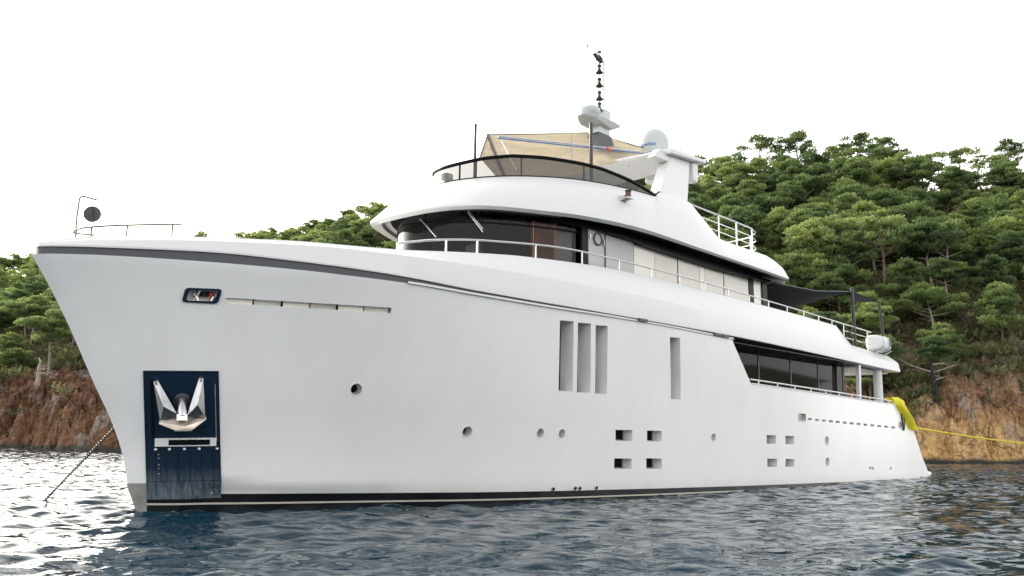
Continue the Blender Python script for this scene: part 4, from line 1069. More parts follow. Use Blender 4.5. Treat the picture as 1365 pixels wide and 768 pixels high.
# transom bar across the glass, and glazing posts
mb = MB(); pts = []
for t in np.linspace(-ph_end, ph_end, 90):
    x, y = GLf(abs(t)); y = y if t >= 0 else -y; zz = 6.62; pts.append((x - .012, y * 1.004, zz - 0.0))
mb.tube(pts, 0.022, 6); Y(mb, 'transom_bar', 'black', ws)
for t in (-0.95, -0.6, 0.18, .62, 0.98, -0.2):
    x, y = GLf(abs(t)); y = y if t >= 0 else -y
    mb = MB(); mb.tube([(x + .03, y * .985, 5.1), (x + .03, y * .985, 6.95)], 0.02, 6); Y(mb, 'glazing_post', 'black', ws)
# wipers
for (u0, v0, u1, v1, dbl) in ((560, 292, 581, 316, 0), (624, 284, 643, 309, 1)):
    a = Vector(on_curve(u0, v0, GLg, 5.6, 7.4, 0.0)); b = Vector(on_curve(u1, v1, GLg, 5.6, 7.4, 0.0)); nn = Vector((-.75, .65, 0)).normalized() * 0.05
    mb = MB(); mb.tube([a + nn, b + nn], 0.016, 6)
    if dbl: mb.tube([a + nn + Vector((0, 0, .05)), b + nn + Vector((0.02, 0, .06))], 0.012, 6)
    mb.tube([b, b + nn], 0.02, 6); Y(mb, 'wiper', 'rail', ws)
# room seen through the glass
mb = MB(); mb.box((9.5, 0, 5.95), (.1, 5.2, 1.9)); mb.box((8.6, 0, 6.0), (.1, 3.6, 1.9)); Y(mb, 'bulkhead_and_light_screen', 'interior', house_o)  # nearer panel added to block bright sky through the far glass
mb = MB()
for i in range(9):
    x, y = 8.35 + i * 0.07, 2.26 + i * 0.028; mb.tube([(x, y - .06, 5.1), (x, y - .06, 6.75)], 0.045, 7)
Y(mb, 'curtain', 'curtain', ws)
mb = MB()
for i in range(8):
    x, y = 9.0 + i * 0.07, 2.5 + i * .02; mb.tube([(x, y - .1, 5.1), (x, y - .1, 6.62)], 0.045, 7)
Y(mb, 'curtain', 'white_matt', ws)
for y in (-.6, .8):
    mb = MB(); mb.box((7.7, y, 5.9), (.16, .55, .75)); mb.box((7.5, y, 5.5), (.5, .55, .14)); bevel(Y(mb, 'helm_seat', 'grey_panel', house_o), .07, 3)
mb = MB(); mb.box((6.9, 0, 5.3), (.6, 2.6, .5)); bevel(Y(mb, 'helm_console', 'interior', house_o), .05)

# side of the deckhouse: posts, door, panels
def side_panel(x0, x1, z0, z1, y, name, mat, parent, d=0.03, y2=None):
    mb = MB(); y2 = y if y2 is None else y2
    mb.prism([(x0, y, z0), (x1, y2, z0), (x1, y2, z1), (x0, y, z1)], (0, -d, 0)); return Y(mb, name, mat, parent)
yA, yB = 2.765, 2.80
side_panel(9.56, 9.80, 5.0, 6.9, 2.80, 'door_post', 'black', house_o, .06)
door = side_panel(9.82, 10.52, 5.0, 6.8, 2.80, 'wheelhouse_door', 'grey_panel', yacht, .05)
pc = Vector(on_y(796, 319, 2.80)); mb = MB(); mb.lathe(pc + Vector((0, .002, 0)), [(.15, 0), (.15, .02), (.001, .022)], 24, (0, 1, 0)); pg = Y(mb, 'door_porthole', 'grey_panel', door)
mb = MB(); mb.tube([pc + Vector((.155 * cos(t), .03, .155 * sin(t))) for t in np.linspace(0, 2 * pi, 29)], 0.02, 8, cap=False); Y(mb, 'porthole_rim', 'grey_dark', door)
mb = MB(); mb.box(pc + Vector((.24, .03, -.06)), (.03, .05, .16)); Y(mb, 'door_handle', 'steel_dull', door)
for z in (6.55, 5.75): mb = MB(); mb.box((9.86, 2.82, z), (.03, .04, .1)); Y(mb, 'hinge', 'rail', door)
mb = MB(); mb.box((10.5, 2.815, 5.9), (.02, .03, 1.7)); Y(mb, 'door_edge', 'grey_dark', door)
mb = MB(); mb.box((10.43, 2.86, 5.72), (.12, .08, .05)); Y(mb, 'door_latch', 'grey_dark', door)
side_panel(10.54, 11.78, 5.0, 6.72, 2.80, 'side_wall_panel', 'grey_panel', house_o, .04)
edges = [11.8, 12.62, 13.6, 14.5, 15.0, 16.3, 17.2, 18.15]
mats_ = ['blind', 'blind_light', 'blind', 'blind', 'blind', 'blind_light', 'blind']
e2 = [11.80, 12.75, 13.95, 14.02, 15.15, 15.45, 16.55, 16.60, 18.10]
for i, (a, b, m_) in enumerate(((11.80, 12.78, 'blind_light'), (12.80, 13.92, 'blind'), (13.98, 15.12, 'blind'), (15.14, 15.42, 'blind_light'), (15.44, 16.52, 'blind'), (16.58, 18.10, 'blind'))):
    side_panel(a, b, 5.0, 6.66, 2.80, 'side_window', m_, house_o, .03)
side_panel(18.12, 18.42, 5.0, 6.66, 2.82, 'window_post', 'black', house_o, .06)
side_panel(18.44, 18.95, 5.0, 6.66, 2.80, 'side_window', 'blind_light', house_o, .03)
side_panel(18.97, 19.30, 5.0, 6.78, 2.84, 'window_post', 'black', house_o, .5)

# ------------------------------------------------------------------ flybridge windscreen
FT = {}
fly_px = [(572,250),(575,238),(585,229),(600,222),(640,211),(680,208),(720,210),(760,216),(800,225),(840,242),(878,262)]
ph_f = phi_of_x(FLf, 12.38)
TOPZ = lambda x: float(np.interp(x, [7.4, 7.8, 8.3, 9, 10, 10.6, 11.6, 12.3, 12.9], [8.40, 8.52, 8.60, 8.62, 8.60, 8.56, 8.42, 8.30, 8.20]))
BOTZ = lambda x: float(CZ(x)) - 0.02
mb = MB(); mb.grid(glass_band(FLf, BOTZ, TOPZ, -ph_f, ph_f, 100)); fw = Y(mb, 'flybridge_windscreen', 'glass_fly')
pts = []
for t in np.linspace(-ph_f, ph_f, 100):
    x, y = FLf(abs(t)); pts.append((x, y if t >= 0 else -y, TOPZ(x)))
pts = pts + [(12.75, 2.9, 8.2), (12.85, 2.92, 8.17)]
mb = MB(); mb.tube(pts, 0.05, 8); Y(mb, 'top_rail', 'black', fw)
mb = MB(); mb.tube([(x, y * 1.005, BOTZ(x) + 0.04) for x, y, z in pts], 0.025, 6); Y(mb, 'bottom_rail', 'black', fw)
for u, v in ((612, 240), (634, 236), (695, 225), (779, 232), (836, 250)):
    x, y, z = on_curve(u, v, FLg, 7.8, 8.8); mb = MB(); mb.tube([(x + .02, y * .985, BOTZ(x) - .05), (x + .02, y * .985, TOPZ(x))], 0.026, 6); Y(mb, 'stanchion', 'black', fw)
x, y, z = on_curve(618, 236, FLg, 7.8, 8.8)
# interior of the flybridge: dashboard hump, seats backs
mb = MB(); mb.box((10.0, 1.0, 8.1), (.5, .9, .75)); bevel(Y(mb, 'helm_chair', 'grey_dark'), .15, 3)
# search light behind the windscreen front
q = Vector(on_y(596, 238, -0.3)); mb = MB(); mb.box(q + Vector((0, 0, .03)), (.24, .26, .2)); sl = Y(mb, 'search_light', 'white_matt'); bevel(sl, .05, 2)
mb = MB(); mb.box(q + Vector((-.13, 0, .03)), (.03, .2, .15)); Y(mb, 'lens', 'black', sl)
mb = MB(); mb.tube([q + Vector((0, 0, -.5)), q], .04, 8); Y(mb, 'pedestal', 'white_matt', sl)
mb = MB(); mb.tube([q + Vector((.3, .5, -.3)), q + Vector((.3, .5, -.08)), q + Vector((.5, .7, -.1))], .035, 6); Y(mb, 'horn', 'rail')
# side light on the coaming
q = Vector(on_y(835, 262, 3.28)); mb = MB(); mb.box(q + Vector((0, .05, -.06)), (.26, .22, .03)); mb.box(q + Vector((0, -.12, -.04)), (.2, .25, .12)); nl_ = Y(mb, 'navigation_light', 'steel_dull')
mb = MB(); mb.lathe(q + Vector((0, .06, -.04)), [(.075, 0), (.075, .15), (.06, .16)], 16); Y(mb, 'red_lens', 'red_dark', nl_)
mb = MB(); mb.lathe(q + Vector((0, .06, .12)), [(.085, 0), (.085, .03), (.03, .04)], 16); Y(mb, 'lamp_cap', 'black', nl_)

# ------------------------------------------------------------------ radar arch, hardtop, mast
arch = empty('a'); bpy.data.objects.remove(arch)
def leg(s_):
    b = [(12.75, 2.92, 8.15), (14.45, 2.92, 8.38), (15.36, 2.42, 9.98), (14.2, 2.46, 9.86)]
    b = [(14.0 - 0.55, 2.90, 8.36), (14.9, 2.88, 8.36), (15.35, 2.42, 10.02), (14.22, 2.46, 9.88)]
    b = [Vector(p) for p in ((12.95, 2.92, 8.36), (14.42, 2.90, 8.40), (15.36, 2.42, 9.98), (14.25, 2.46, 9.86))]
    mb = MB(); vs = [Vector((p.x, p.y * s_, p.z)) for p in b]; mb.prism(vs, (0, -.42 * s_, 0)); return mb
arch = Y(leg(1), 'radar_arch', 'white'); bevel(arch, .03, 2)
bevel(Y(leg(-1), 'arch_leg', 'white', arch), .03, 2)
mb = MB(); mb.prism([(14.0, 2.62, 9.86), (16.0, 2.62, 10.02), (16.0, 2.62, 10.14), (14.0, 2.62, 10.04)], (0, -5.24, 0)); bevel(Y(mb, 'cross_beam', 'white', arch), .03, 2)
mb = MB(); mb.box((15.55, 2.35, 9.65), (.3, .3, .6)); bevel(Y(mb, 'speaker_box', 'white', arch), .04, 2)
# hardtop wing, stretching forward of the arch
zH = 9.78
h1 = on_z(795, 222, zH + .05); h2 = on_z(839, 237, zH); h3 = on_z(885, 229, zH); h4 = on_z(882, 209, zH + .05)
mb = MB(); mb.prism([(13.3, 0, 9.80), (13.55, 2.40, 9.78), (15.15, 2.40, 9.78), (15.15, -2.40, 9.78), (13.55, -2.40, 9.78)], (0, 0, .09)); ht = Y(mb, 'hardtop', 'white'); bevel(ht, .02, 2)
mb = MB(); mb.prism([(13.4, 2.42, 9.66), (14.7, 2.46, 9.66), (14.7, 2.46, 9.98), (13.7, 2.44, 9.98)], (0, -.3, 0)); bevel(Y(mb, 'end_fairing', 'white', ht), .03, 2)
# satellite dome
dc = Vector(on_y(871, 192, 0.55)); rad = .51
prof = [(rad * .80, -.48), (rad * .98, -.40), (rad, -.20), (rad, 0.0)] + [(rad * cos(t), rad * sin(t)) for t in np.linspace(.15, pi / 2, 10)]
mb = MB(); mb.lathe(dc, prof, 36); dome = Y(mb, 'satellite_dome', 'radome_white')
mb = MB(); mb.lathe(Vector((dc.x, dc.y, 9.84)), [(.28, 0), (.28, dc.z - .45 - 9.84)], 24); Y(mb, 'dome_base', 'white', dome)
def text_obj(body, size, mat, parent, origin, right, up, ext=0.004, wrap=None, bold=False):
    cu = bpy.data.curves.new('t', 'FONT'); cu.body = body; cu.size = size; cu.extrude = ext; cu.align_x = 'CENTER'; cu.align_y = 'CENTER'; cu.offset = 0.003 * size / .2 if bold else 0
    cu.space_character = 1.08; ob = bpy.data.objects.new('t', cu); COL.objects.link(ob); d_ = bpy.context.evaluated_depsgraph_get(); me = bpy.data.meshes.new_from_object(ob.evaluated_get(d_)); bpy.data.objects.remove(ob)
    right = Vector(right).normalized(); up = Vector(up).normalized(); nn = right.cross(up)
    for v in me.vertices:
        x, y, z = v.co
        if wrap:      # wrap round a vertical cylinder (centre, radius)
            c, r_, a0 = wrap; a = a0 + x / r_
            q = Vector((c.x + (r_ + z) * cos(a), c.y + (r_ + z) * sin(a), c.z + y))
            v.co = q
        else: v.co = Vector(origin) + right * x + up * y + nn * z
    me.materials.append(MATS[mat]); o = bpy.data.objects.new('lettering', me); return link(o, parent)
# yacht-local frame (y flipped): lettering on the dome faces the camera
dl = Vector((dc.x, -dc.y, dc.z)); camdir = np.array([0, 0, 0]) - (BOW + dc.x * AX + dc.y * PT); ca = math.atan2(camdir @ np.array([-sin(TH), cos(TH), 0]), camdir @ AX)
text_obj('intellian', .165, 'blue_ink', dome, (0, 0, 0), (1, 0, 0), (0, 0, 1), wrap=(Vector((dl.x, dl.y, dl.z - .16)), rad + .002, ca - .38), bold=True)
# mast
mb = MB(); mb.prism([(13.2, .32, 9.84), (14.6, .32, 9.84), (14.25, .22, 11.0), (13.6, .22, 11.0)], (0, -.6, 0)); mast = Y(mb, 'mast', 'grey_dark')
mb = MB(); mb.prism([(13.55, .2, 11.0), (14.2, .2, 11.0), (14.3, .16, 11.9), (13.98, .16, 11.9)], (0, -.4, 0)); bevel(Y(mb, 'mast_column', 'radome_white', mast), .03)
a = Vector(on_y(775.5, 155, .2)); b = Vector(on_y(819, 168, -.2))
mb = MB(); mb.loft([[(12.95, .15, 11.46), (12.95, -.15, 11.46), (13.0, -.15, 11.42), (13.0, .15, 11.42)], [(13.3, .42, 11.44), (13.3, -.42, 11.44), (13.4, -.36, 11.30), (13.4, .36, 11.30)], [(14.2, .42, 11.44), (14.2, -.42, 11.44), (14.1, -.3, 11.22), (14.1, .3, 11.22)], [(14.75, .25, 11.50), (14.75, -.25, 11.50), (14.7, -.2, 11.44), (14.7, .2, 11.44)]])
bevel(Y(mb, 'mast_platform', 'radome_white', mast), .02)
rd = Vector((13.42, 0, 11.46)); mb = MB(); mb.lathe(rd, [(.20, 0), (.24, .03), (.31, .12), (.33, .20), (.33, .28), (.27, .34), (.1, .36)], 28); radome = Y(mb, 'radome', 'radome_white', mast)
mb = MB(); mb.lathe(rd + Vector((0, 0, .015)), [(.24, 0), (.285, .075)], 28); 
lz0 = [on_y(798.5, v, 0)[2] for v in (143, 128, 110.5, 92.5, 74.5)]
xm = on_y(799, 150, 0)[0]
mb = MB(); mb.tube([(xm, 0, 11.8), (xm, 0, lz0[-1] - .1)], .018, 8); Y(mb, 'light_pole', 'rail_dark', mast)
xq = on_y(804.5, 110, 0)[0]
mb = MB(); mb.tube([(xq, 0, 11.85), (xq, 0, lz0[-1] - .12), (xm + .1, 0, lz0[-1] - .06)], .022, 8); mb.box((xm + .1, 0, 11.86), (.34, .14, .06)); Y(mb, 'cable_conduit', 'rail_dark', mast)
for i, z in enumerate(lz0):
    c = Vector((xm, 0, z)); mb = MB(); mb.lathe(c, [(.12, -.13), (.125, -.11), (.065, -.02), (.05, 0.0)], 16); mb.lathe(c, [(.055, .09), (.075, .10), (.075, .15), (.03, .17)], 16)
    nl2 = Y(mb, 'mast_light', 'pole_black', mast)
    mb = MB(); mb.lathe(c, [(.05, 0), (.055, .05), (.05, .095)], 14); Y(mb, 'lens', 'red_dark' if i in (1, 2, 3) else ('cream' if i == 4 else 'grey_dark'), mast)
mb = MB(); c = Vector((xm, 0, lz0[-1])); mb.box(c + Vector((-.1, .02, -.12)), (.42, .12, .06), rot=Matrix.Rotation(.5, 3, 'Y')); Y(mb, 'light_bracket', 'pole_black', mast)
x, y, z = on_y(907, 203, .9); mb = MB(); mb.tube([(x, y, 9.9), (x, y, on_y(907, 184, .9)[2])], .025, 8, r2=.014); Y(mb, 'whip_antenna', 'grey_dark')

# awning poles standing on the flybridge and the upper aft deck
def pole(b, t, r_, name='awning_pole'):
    mb = MB(); mb.tube([b, t], r_, 12); mb.lathe(t, [(r_ * 1.15, -.02), (r_ * 1.15, .02), (r_ * .5, .04)], 12); return Y(mb, name, 'pole_black')
t = on_y(634, 167, -.9); pole((t[0], -.9, 7.9), t, .042)
t = on_y(788, 165, 1.9); pole((t[0], 1.9, 7.9), t, .05)
t = on_y(1135.5, 385, 3.2); pole((t[0], 3.2, 4.8), t, .065)
t2 = on_y(1171.5, 402, 3.05); b2 = on_y(1177, 447, 3.1); pole((b2[0] + .1, 3.12, 4.8), t2, .055)
mb = MB(); mb.tube([(t[0] - .0, 3.25, 5.2), (t[0] - 1.1, 3.25, 5.75)], .03, 8); Y(mb, 'pole_brace', 'pole_black')

# ------------------------------------------------------------------ railings
def railing(name, label, path, bars, posts, r_=.02, mat='rail', foot=0.0, post_r=None):
    """path: top rail points; bars: list of drops below; posts: list of (top, bottom)"""
    mb = MB(); mb.tube(path, r_ * 1.05, 8); o = Y(mb, name, mat)
    for bpts in bars: mb = MB(); mb.tube(bpts, r_ * .7, 6); Y(mb, 'rail_bar', mat, o)
    for t_, b_ in posts: mb = MB(); mb.tube([t_, b_], post_r or r_, 8); Y(mb, 'post', mat, o)
    return o
# upper deck
TR = pchip([3.81, 4.6, 6.0, 9.1, 13, 17.1, 22.7, 27], [5.36, 5.54, 5.74, 5.95, 5.93, 5.86, 5.76, 5.70])
def up_pt(x, z): return (x, float(Ys(x)) - 0.50, z)
path = [up_pt(x, float(TR(x))) for x in np.linspace(3.81, 27.2, 70)]
xs_p = [on_y(u, v, 3.3 if u > 600 else 2.65)[0] for u, v in ((531.5, 330), (587, 332), (651, 330), (721, 335), (778, 345), (825, 355), (866, 365), (903, 375), (936, 384), (967, 392), (995, 400), (1021, 408), (1046, 414), (1069, 420), (1090, 427), (1109, 432), (1126, 440), (1143, 450), (1161, 455))]
posts = [(up_pt(x, float(TR(x))), up_pt(x, ztopB(x) - .04)) for x in xs_p]
bars = []
for k in (1, 2):
    bars.append([up_pt(x, float(TR(x)) - .25 * k) for x in np.linspace(24.0 + .25 * k, 27.2, 10)])
railing('upper_deck_railing', None, path, bars, posts, .022)
# main deck low rail
path = [(x, float(Yh(x, bwk(x))) - .06, float(bwk(x)) + .145) for x in np.linspace(16.15, 28.4, 40)]
xs_l = [on_y(u, v, 3.75)[0] for u, v in ((1009, 512), (1034, 515), (1057, 519), (1079, 522), (1099, 525), (1118, 528), (1136, 530), (1147, 531), (1162, 533), (1177, 535), (1189, 537))]
posts = [((x, float(Yh(x, bwk(x))) - .06, float(bwk(x)) + .14), (x, float(Yh(x, bwk(x))) - .06, float(bwk(x)) + .02)) for x in xs_l]
mr_ = railing('main_deck_railing', None, path, [], posts, .024, 'rail')
# foredeck rail with curved nose
fr = [(.04, .72), (-.5, .62), (-1.0, .50), (-1.3, .36), (-1.5, .18), (-1.56, 0.0)]
zf = lambda x: 5.05 + (x + 1.6) * 0.175
pth = [(x, y + .1 if y else 0, zf(x)) for x, y in fr]; pth = pth + [(x, -y, z) for x, y, z in reversed(pth[:-1])][:3]
ps = []
for x, y in ((-.08, .70), (-.85, .54), (-1.38, .30), (-1.55, 0.05)): ps.append(((x, y, zf(x)), (x, y, float(TOP(x)) - .03)))
railing('foredeck_railing', None, pth, [], ps, .02, 'rail_dark')
# flybridge aft rail
fy = 2.88
top_p = [(13.95, fy, 8.38), (15, fy, 8.36), (17.3, fy, 8.33), (18.3, fy, 8.30), (18.8, fy - .12, 8.26), (19.1, fy - .5, 8.22), (19.2, fy - 1.2, 8.2), (19.2, 0, 8.2), (19.2, -fy + 1, 8.2), (18.9, -fy + .2, 8.24), (18.0, -fy, 8.3), (15, -fy, 8.35)]
bars = [[(x - (.0 if i else -.75), y, z - .27) for i, (x, y, z) in enumerate(top_p)], [(x - (.0 if i else -1.5) , y, z - .54) for i, (x, y, z) in enumerate(top_p) if i != 1]]
ps = [((x, y, z), (x, y, 7.5)) for x, y, z in ((16.2, fy, 8.34), (17.3, fy, 8.33), (18.35, fy - .02, 8.30), (19.05, fy - .45, 8.23), (19.2, .9, 8.2), (19.2, -.9, 8.2), (19.0, -fy + .4, 8.22), (17.8, -fy, 8.3), (16.2, -fy, 8.33))]
railing('flybridge_railing', None, top_p, bars, ps, .024)
# grab line on coaming
mb = MB(); mb.tube([(12.9, 2.93, 8.37), (14.4, 2.92, 8.40)], .012, 6); Y(mb, 'coaming_joint', 'grey_dark', roof)

# bow davit hook with round black day shape
hook = [on_y(u, v, -0.1) for u, v in ((100, 316), (103, 285), (106, 265), (108, 262.5), (112, 261.8), (130, 267))]
mb = MB(); mb.tube(hook, .021, 8); Y(mb, 'signal_staff', 'rail_dark')

def world(p): return BOW + p[0] * AX + p[1] * PT + np.array([0, 0, p[2]])
def thing(name, p, label, cat, group=None, rz=TH):
    o = empty(name, tuple(world(p)), rz); tag(o, label, cat, group); return o
def Tm(mb, p):   # make yacht coordinates relative to the thing's own origin
    mb.v = [(x - p[0], y - p[1], z - p[2]) for x, y, z in mb.v]; return mb
# anchor ball
c = Vector(on_y(123, 285.5, -0.1)); ball = thing('anchor_ball', c, 'round black day signal hanging from the bent staff on the bow', 'day signal')
r_ = .155
mb = MB(); mb.lathe(c, [(.001, -.02), (r_, -.012), (r_, .012), (.001, .02)], 28, (-.55, .83, 0)); Tm(mb, c).build('disc', 'grey_dark', ball, yacht=True)
mb = MB(); mb.lathe(c, [(.001, -.02), (r_, -.012), (r_, .012), (.001, .02)], 28, (.83, .55, 0.1)); Tm(mb, c).build('disc', 'grey_dark', ball, yacht=True)
mb = MB(); e_ = Vector(on_y(130, 267, -.1)); mb.tube([e_, c + Vector((0.05, 0, r_))], .005, 5); mb.tube([c - Vector((.02, 0, r_)), Vector(on_y(115, 299, -.1))], .005, 5); Tm(mb, c).build('halyard', 'rail_dark', ball, yacht=True)

# life raft canister on the upper aft rail
c = Vector(on_y(1171, 458, 3.28)); raft = thing('life_raft_canister', c, 'white life raft canister lashed outside the upper aft rail', 'life raft')
mb = MB(); rr = []
for x in (-.56, -.51, -.05, -.03, .03, .05, .51, .56):
    k = .82 if abs(x) > .55 else (1.03 if abs(x) < .04 else 1.0); rr.append([(c.x + x, c.y + k * .30 * np.sign(cos(a)) * abs(cos(a)) ** .6, c.z + k * .29 * np.sign(sin(a)) * abs(sin(a)) ** .6) for a in np.linspace(0, 2*pi, 24, endpoint=False)])
mb.loft(rr); Tm(mb, c).build('shell', 'white_matt', raft, yacht=True)
for x in (-.3, .3):
    mb = MB(); mb.loft([[(c.x + x + dx, c.y + k * .305 * np.sign(cos(a)) * abs(cos(a)) ** .6, c.z + k * .295 * np.sign(sin(a)) * abs(sin(a)) ** .6) for a in np.linspace(0, 2*pi, 24, endpoint=False)] for dx, k in ((-.03, 1.01), (-.03, 1.03), (.03, 1.03), (.03, 1.01))], caps=False); Tm(mb, c).build('strap', 'grey_panel', raft, yacht=True)
mb = MB(); mb.box(c + Vector((.42, .30, .05)), (.12, .04, .3)); Tm(mb, c).build('release_plate', 'grey_dark', raft, yacht=True)
mb = MB(); mb.tube([c + Vector((-.6, -.1, -.3)), c + Vector((.6, -.1, -.3))], .025, 8); mb.tube([c + Vector((-.45, -.1, -.5)), c + Vector((-.45, .3, -.3))], .025, 8); mb.tube([c + Vector((.45, -.1, -.5)), c + Vector((.45, .3, -.3))], .025, 8); Tm(mb, c).build('cradle', 'rail', raft, yacht=True)

# anchor in its pocket
pA, nA = bil(.47, .30); ho = nA.cross(Vector((0, 0, 1))).normalized()
if ho.x < 0: ho = -ho
upv = ho.cross(nA); upv = upv if upv.z > 0 else -upv
def pk(u, v, out):
    uu, vv = u, v
    for _ in range(6):
        q = on_hull(uu, vv); n = hull_n(q.x, q.z); n = Vector((n.x, n.y, n.z * .4)).normalized(); p = q + n * out
        a, b = proj(BOW + p.x * AX + p.y * PT + np.array([0, 0, p.z])); uu += u - a; vv += v - b
    return p
anc = thing('anchor', pA, 'polished steel anchor stowed against the dark blue plate on the bow', 'anchor')
def fluke(tip, in0, out0, tk):
    mb = MB(); mb.loft([[Vector(p) for p in tip], [Vector(p) for p in in0]]); return mb
for (tipa, tipb, inn, outr) in (((204.5, 509), (210.5, 507.5), (236, 552), (213.5, 562)), ((265.5, 504), (271, 504.5), (273.5, 556), (249, 555))):
    o_ = .10; tA, tB, I_, O_ = pk(*tipa, .06), pk(*tipb, .06), pk(*inn, .24), pk(*outr, .28)
    n = hull_n(pA.x, pA.z); poly = [tA, tB, I_, O_]
    mid = (tA + tB) / 2 * .35 + (I_ + O_) / 2 * .65 + n * .09
    mb = MB(); back = [p - n * .03 for p in poly]
    mb.add(poly + [mid] + back, [(0, 1, 4), (1, 2, 4), (2, 3, 4), (3, 0, 4), (5, 8, 7, 6), (0, 5, 6, 1), (1, 6, 7, 2), (2, 7, 8, 3), (3, 8, 5, 0)])
    Tm(mb, pA).build('fluke', 'fluke_steel', anc, yacht=True, flat=True)
    mb = MB(); mb.tube([(tA + tB) / 2 + n * .02, (tA + tB) * .46 + (I_ + O_) * .04 + n * .02], .03, 8, r2=.02); Tm(mb, pA).build('fluke_tip', 'steel', anc, yacht=True)
n = hull_n(pA.x, pA.z)
cr = [pk(214, 555, .10), pk(243, 553, .10), pk(273, 551, .10), pk(275, 557, .34), pk(258, 570, .42), pk(232, 571, .42), pk(212, 563, .34)]
mb = MB(); mb.prism(cr, Vector((0, 0, -.03))); 
Tm(mb, pA).build('crown_plate', 'crown_steel', anc, yacht=True, flat=True)
mb = MB(); mb.prism([pk(231, 568, .34), pk(258, 567, .34), pk(256, 573.5, .36), pk(233, 574, .36)], n * .04); Tm(mb, pA).build('crown_rib', 'steel_dull', anc, yacht=True)
mb = MB(); mb.tube([pk(243, 532, -.02), pk(243, 545, .22), pk(243, 556, .34)], [.085, .085, .075], 18); Tm(mb, pA).build('shank', 'steel', anc, yacht=True)
mb = MB(); mb.lathe(pk(243, 535, .01), [(.15, 0), (.16, .03), (.11, .06)], 24, n); Tm(mb, pA).build('hawse_ring', 'pole_black', anc, yacht=True)
mb = MB(); mb.prism([pk(236, 551, .30), pk(250, 551, .30), pk(250, 559, .34), pk(236, 559, .34)], n * .06); Tm(mb, pA).build('shank_block', 'steel', anc, yacht=True)

# anchor chain on the far side of the bow
c0 = np.array([-0.15, -0.5, 1.75]); c1_ = np.array(on_z(52, 675, -.05)); ch = thing('anchor_chain', c1_, 'taut dark anchor chain running from behind the bow down into the glittering water', 'chain')
mb = MB(); N_ = 84; dv = Vector(c1_ - c0); L_ = dv.length; dv.normalize(); s1_ = dv.orthogonal().normalized(); s2_ = dv.cross(s1_)
for i in range(N_):
    c = Vector(c0) + dv * (L_ * (i + .5) / N_); sv = s1_ if i % 2 else s2_; a_ = L_ / N_ * .70; b_ = .021
    mb.tube([c + dv * a_ * cos(t) + sv * b_ * sin(t) for t in np.linspace(0, 2*pi, 11)], .009, 5, cap=False)
Tm(mb, c1_).build('links', 'chain', ch, yacht=True)

# ------------------------------------------------------------------ awnings
def sheet(rows, name, mat, parent, th=.012, org=None):
    mb = MB(); mb.grid(rows); o = Tm(mb, org).build(name, mat, parent, yacht=True); return thicken(o, th)
def lerp(a, b, t): return np.array(a) * (1 - t) + np.array(b) * t
def poly_at(pts, t):
    pts = [np.array(p) for p in pts]; k = t * (len(pts) - 1); i = min(int(k), len(pts) - 2); return pts[i] * (1 - (k - i)) + pts[i + 1] * (k - i)
Acor = np.array(on_y(650, 179.5, -1.2))
topE = [Acor, on_y(720, 178.6, -.8), on_y(786, 177.5, -.3), on_y(812, 184, 0.0), on_y(850, 195, .4), on_y(884, 204, .7)]
botE = [on_y(640, 210, -.4), on_y(662, 236, .4), on_y(715, 240, .9), on_y(770, 232, 1.2), on_y(806, 218.5, 1.1), on_y(850, 211, 1.0), on_y(884, 205.5, .8)]
sh_ = thing('sunshade_sail', Acor, 'beige fabric sunshade sail stretched over the flybridge', 'awning')
rows = []
for t in np.linspace(0, 1, 40):
    a, b = poly_at(topE, t), poly_at(botE, t); row = []
    for s in np.linspace(0, 1, 18):
        p = lerp(a, b, s); sag = .10 * sin(pi * s) * sin(pi * min(1, t * 1.1)); p = p + np.array([0, 0, -sag + .035 * sin(9 * s + 5 * t) * sin(pi * t) + .02 * sin(23 * s - 9 * t)]); row.append(tuple(p))
    rows.append(row)
sheet(rows, 'canvas', 'sail', sh_, .01, Acor)
mb = MB(); mb.tube([tuple(poly_at(topE, t)) for t in np.linspace(0, 1, 30)], .022, 6); Tm(mb, Acor).build('edge_rope', 'pole_black', sh_, yacht=True)
mb = MB(); mb.tube([tuple(Acor), on_y(639, 211, -.3)], .02, 6); mb.tube([tuple(Acor), tuple(poly_at(botE, .2))], .05, 6); Tm(mb, Acor).build('edge_rope', 'pole_black', sh_, yacht=True)
bm0, bm1 = Vector(on_y(664, 181.5, -.3)), Vector(on_y(877, 204.5, 1.0))
mb = MB(); mb.tube([bm0, bm1], .024, 8); Tm(mb, Acor).build('spreader_boom', 'rail', sh_, yacht=True)
mb = MB(); mb.tube([bm0 - Vector((0, 0, .06)), bm1 - Vector((0, 0, .06))], .02, 6); Tm(mb, Acor).build('boom_shadow_line', 'blue_ink', sh_, yacht=True)  # blue tube standing in for the shadow under the boom
for f_, l_ in ((.13, .45), (.80, .75)):
    pass
mb = MB(); a, b = Vector(on_y(669, 188, .3)), Vector(on_y(690, 228, .9)); mb.tube([a, b], .03, 6); Tm(mb, Acor).build('spreader_boom', 'rail', sh_, yacht=True)
for u in (762, 838):
    v0 = np.interp(u, [650, 786, 812, 884], [180, 178, 184, 204]); mb = MB(); mb.tube([on_y(u, v0, .1), on_y(u, 222, 1.2)], .008, 5); Tm(mb, Acor).build('seam_line', 'pole_black', sh_, yacht=True)
mb = MB(); mb.box(on_y(812, 199, .75), (.26, .05, .07)); Tm(mb, Acor).build('red_tag', 'red', sh_, yacht=True)

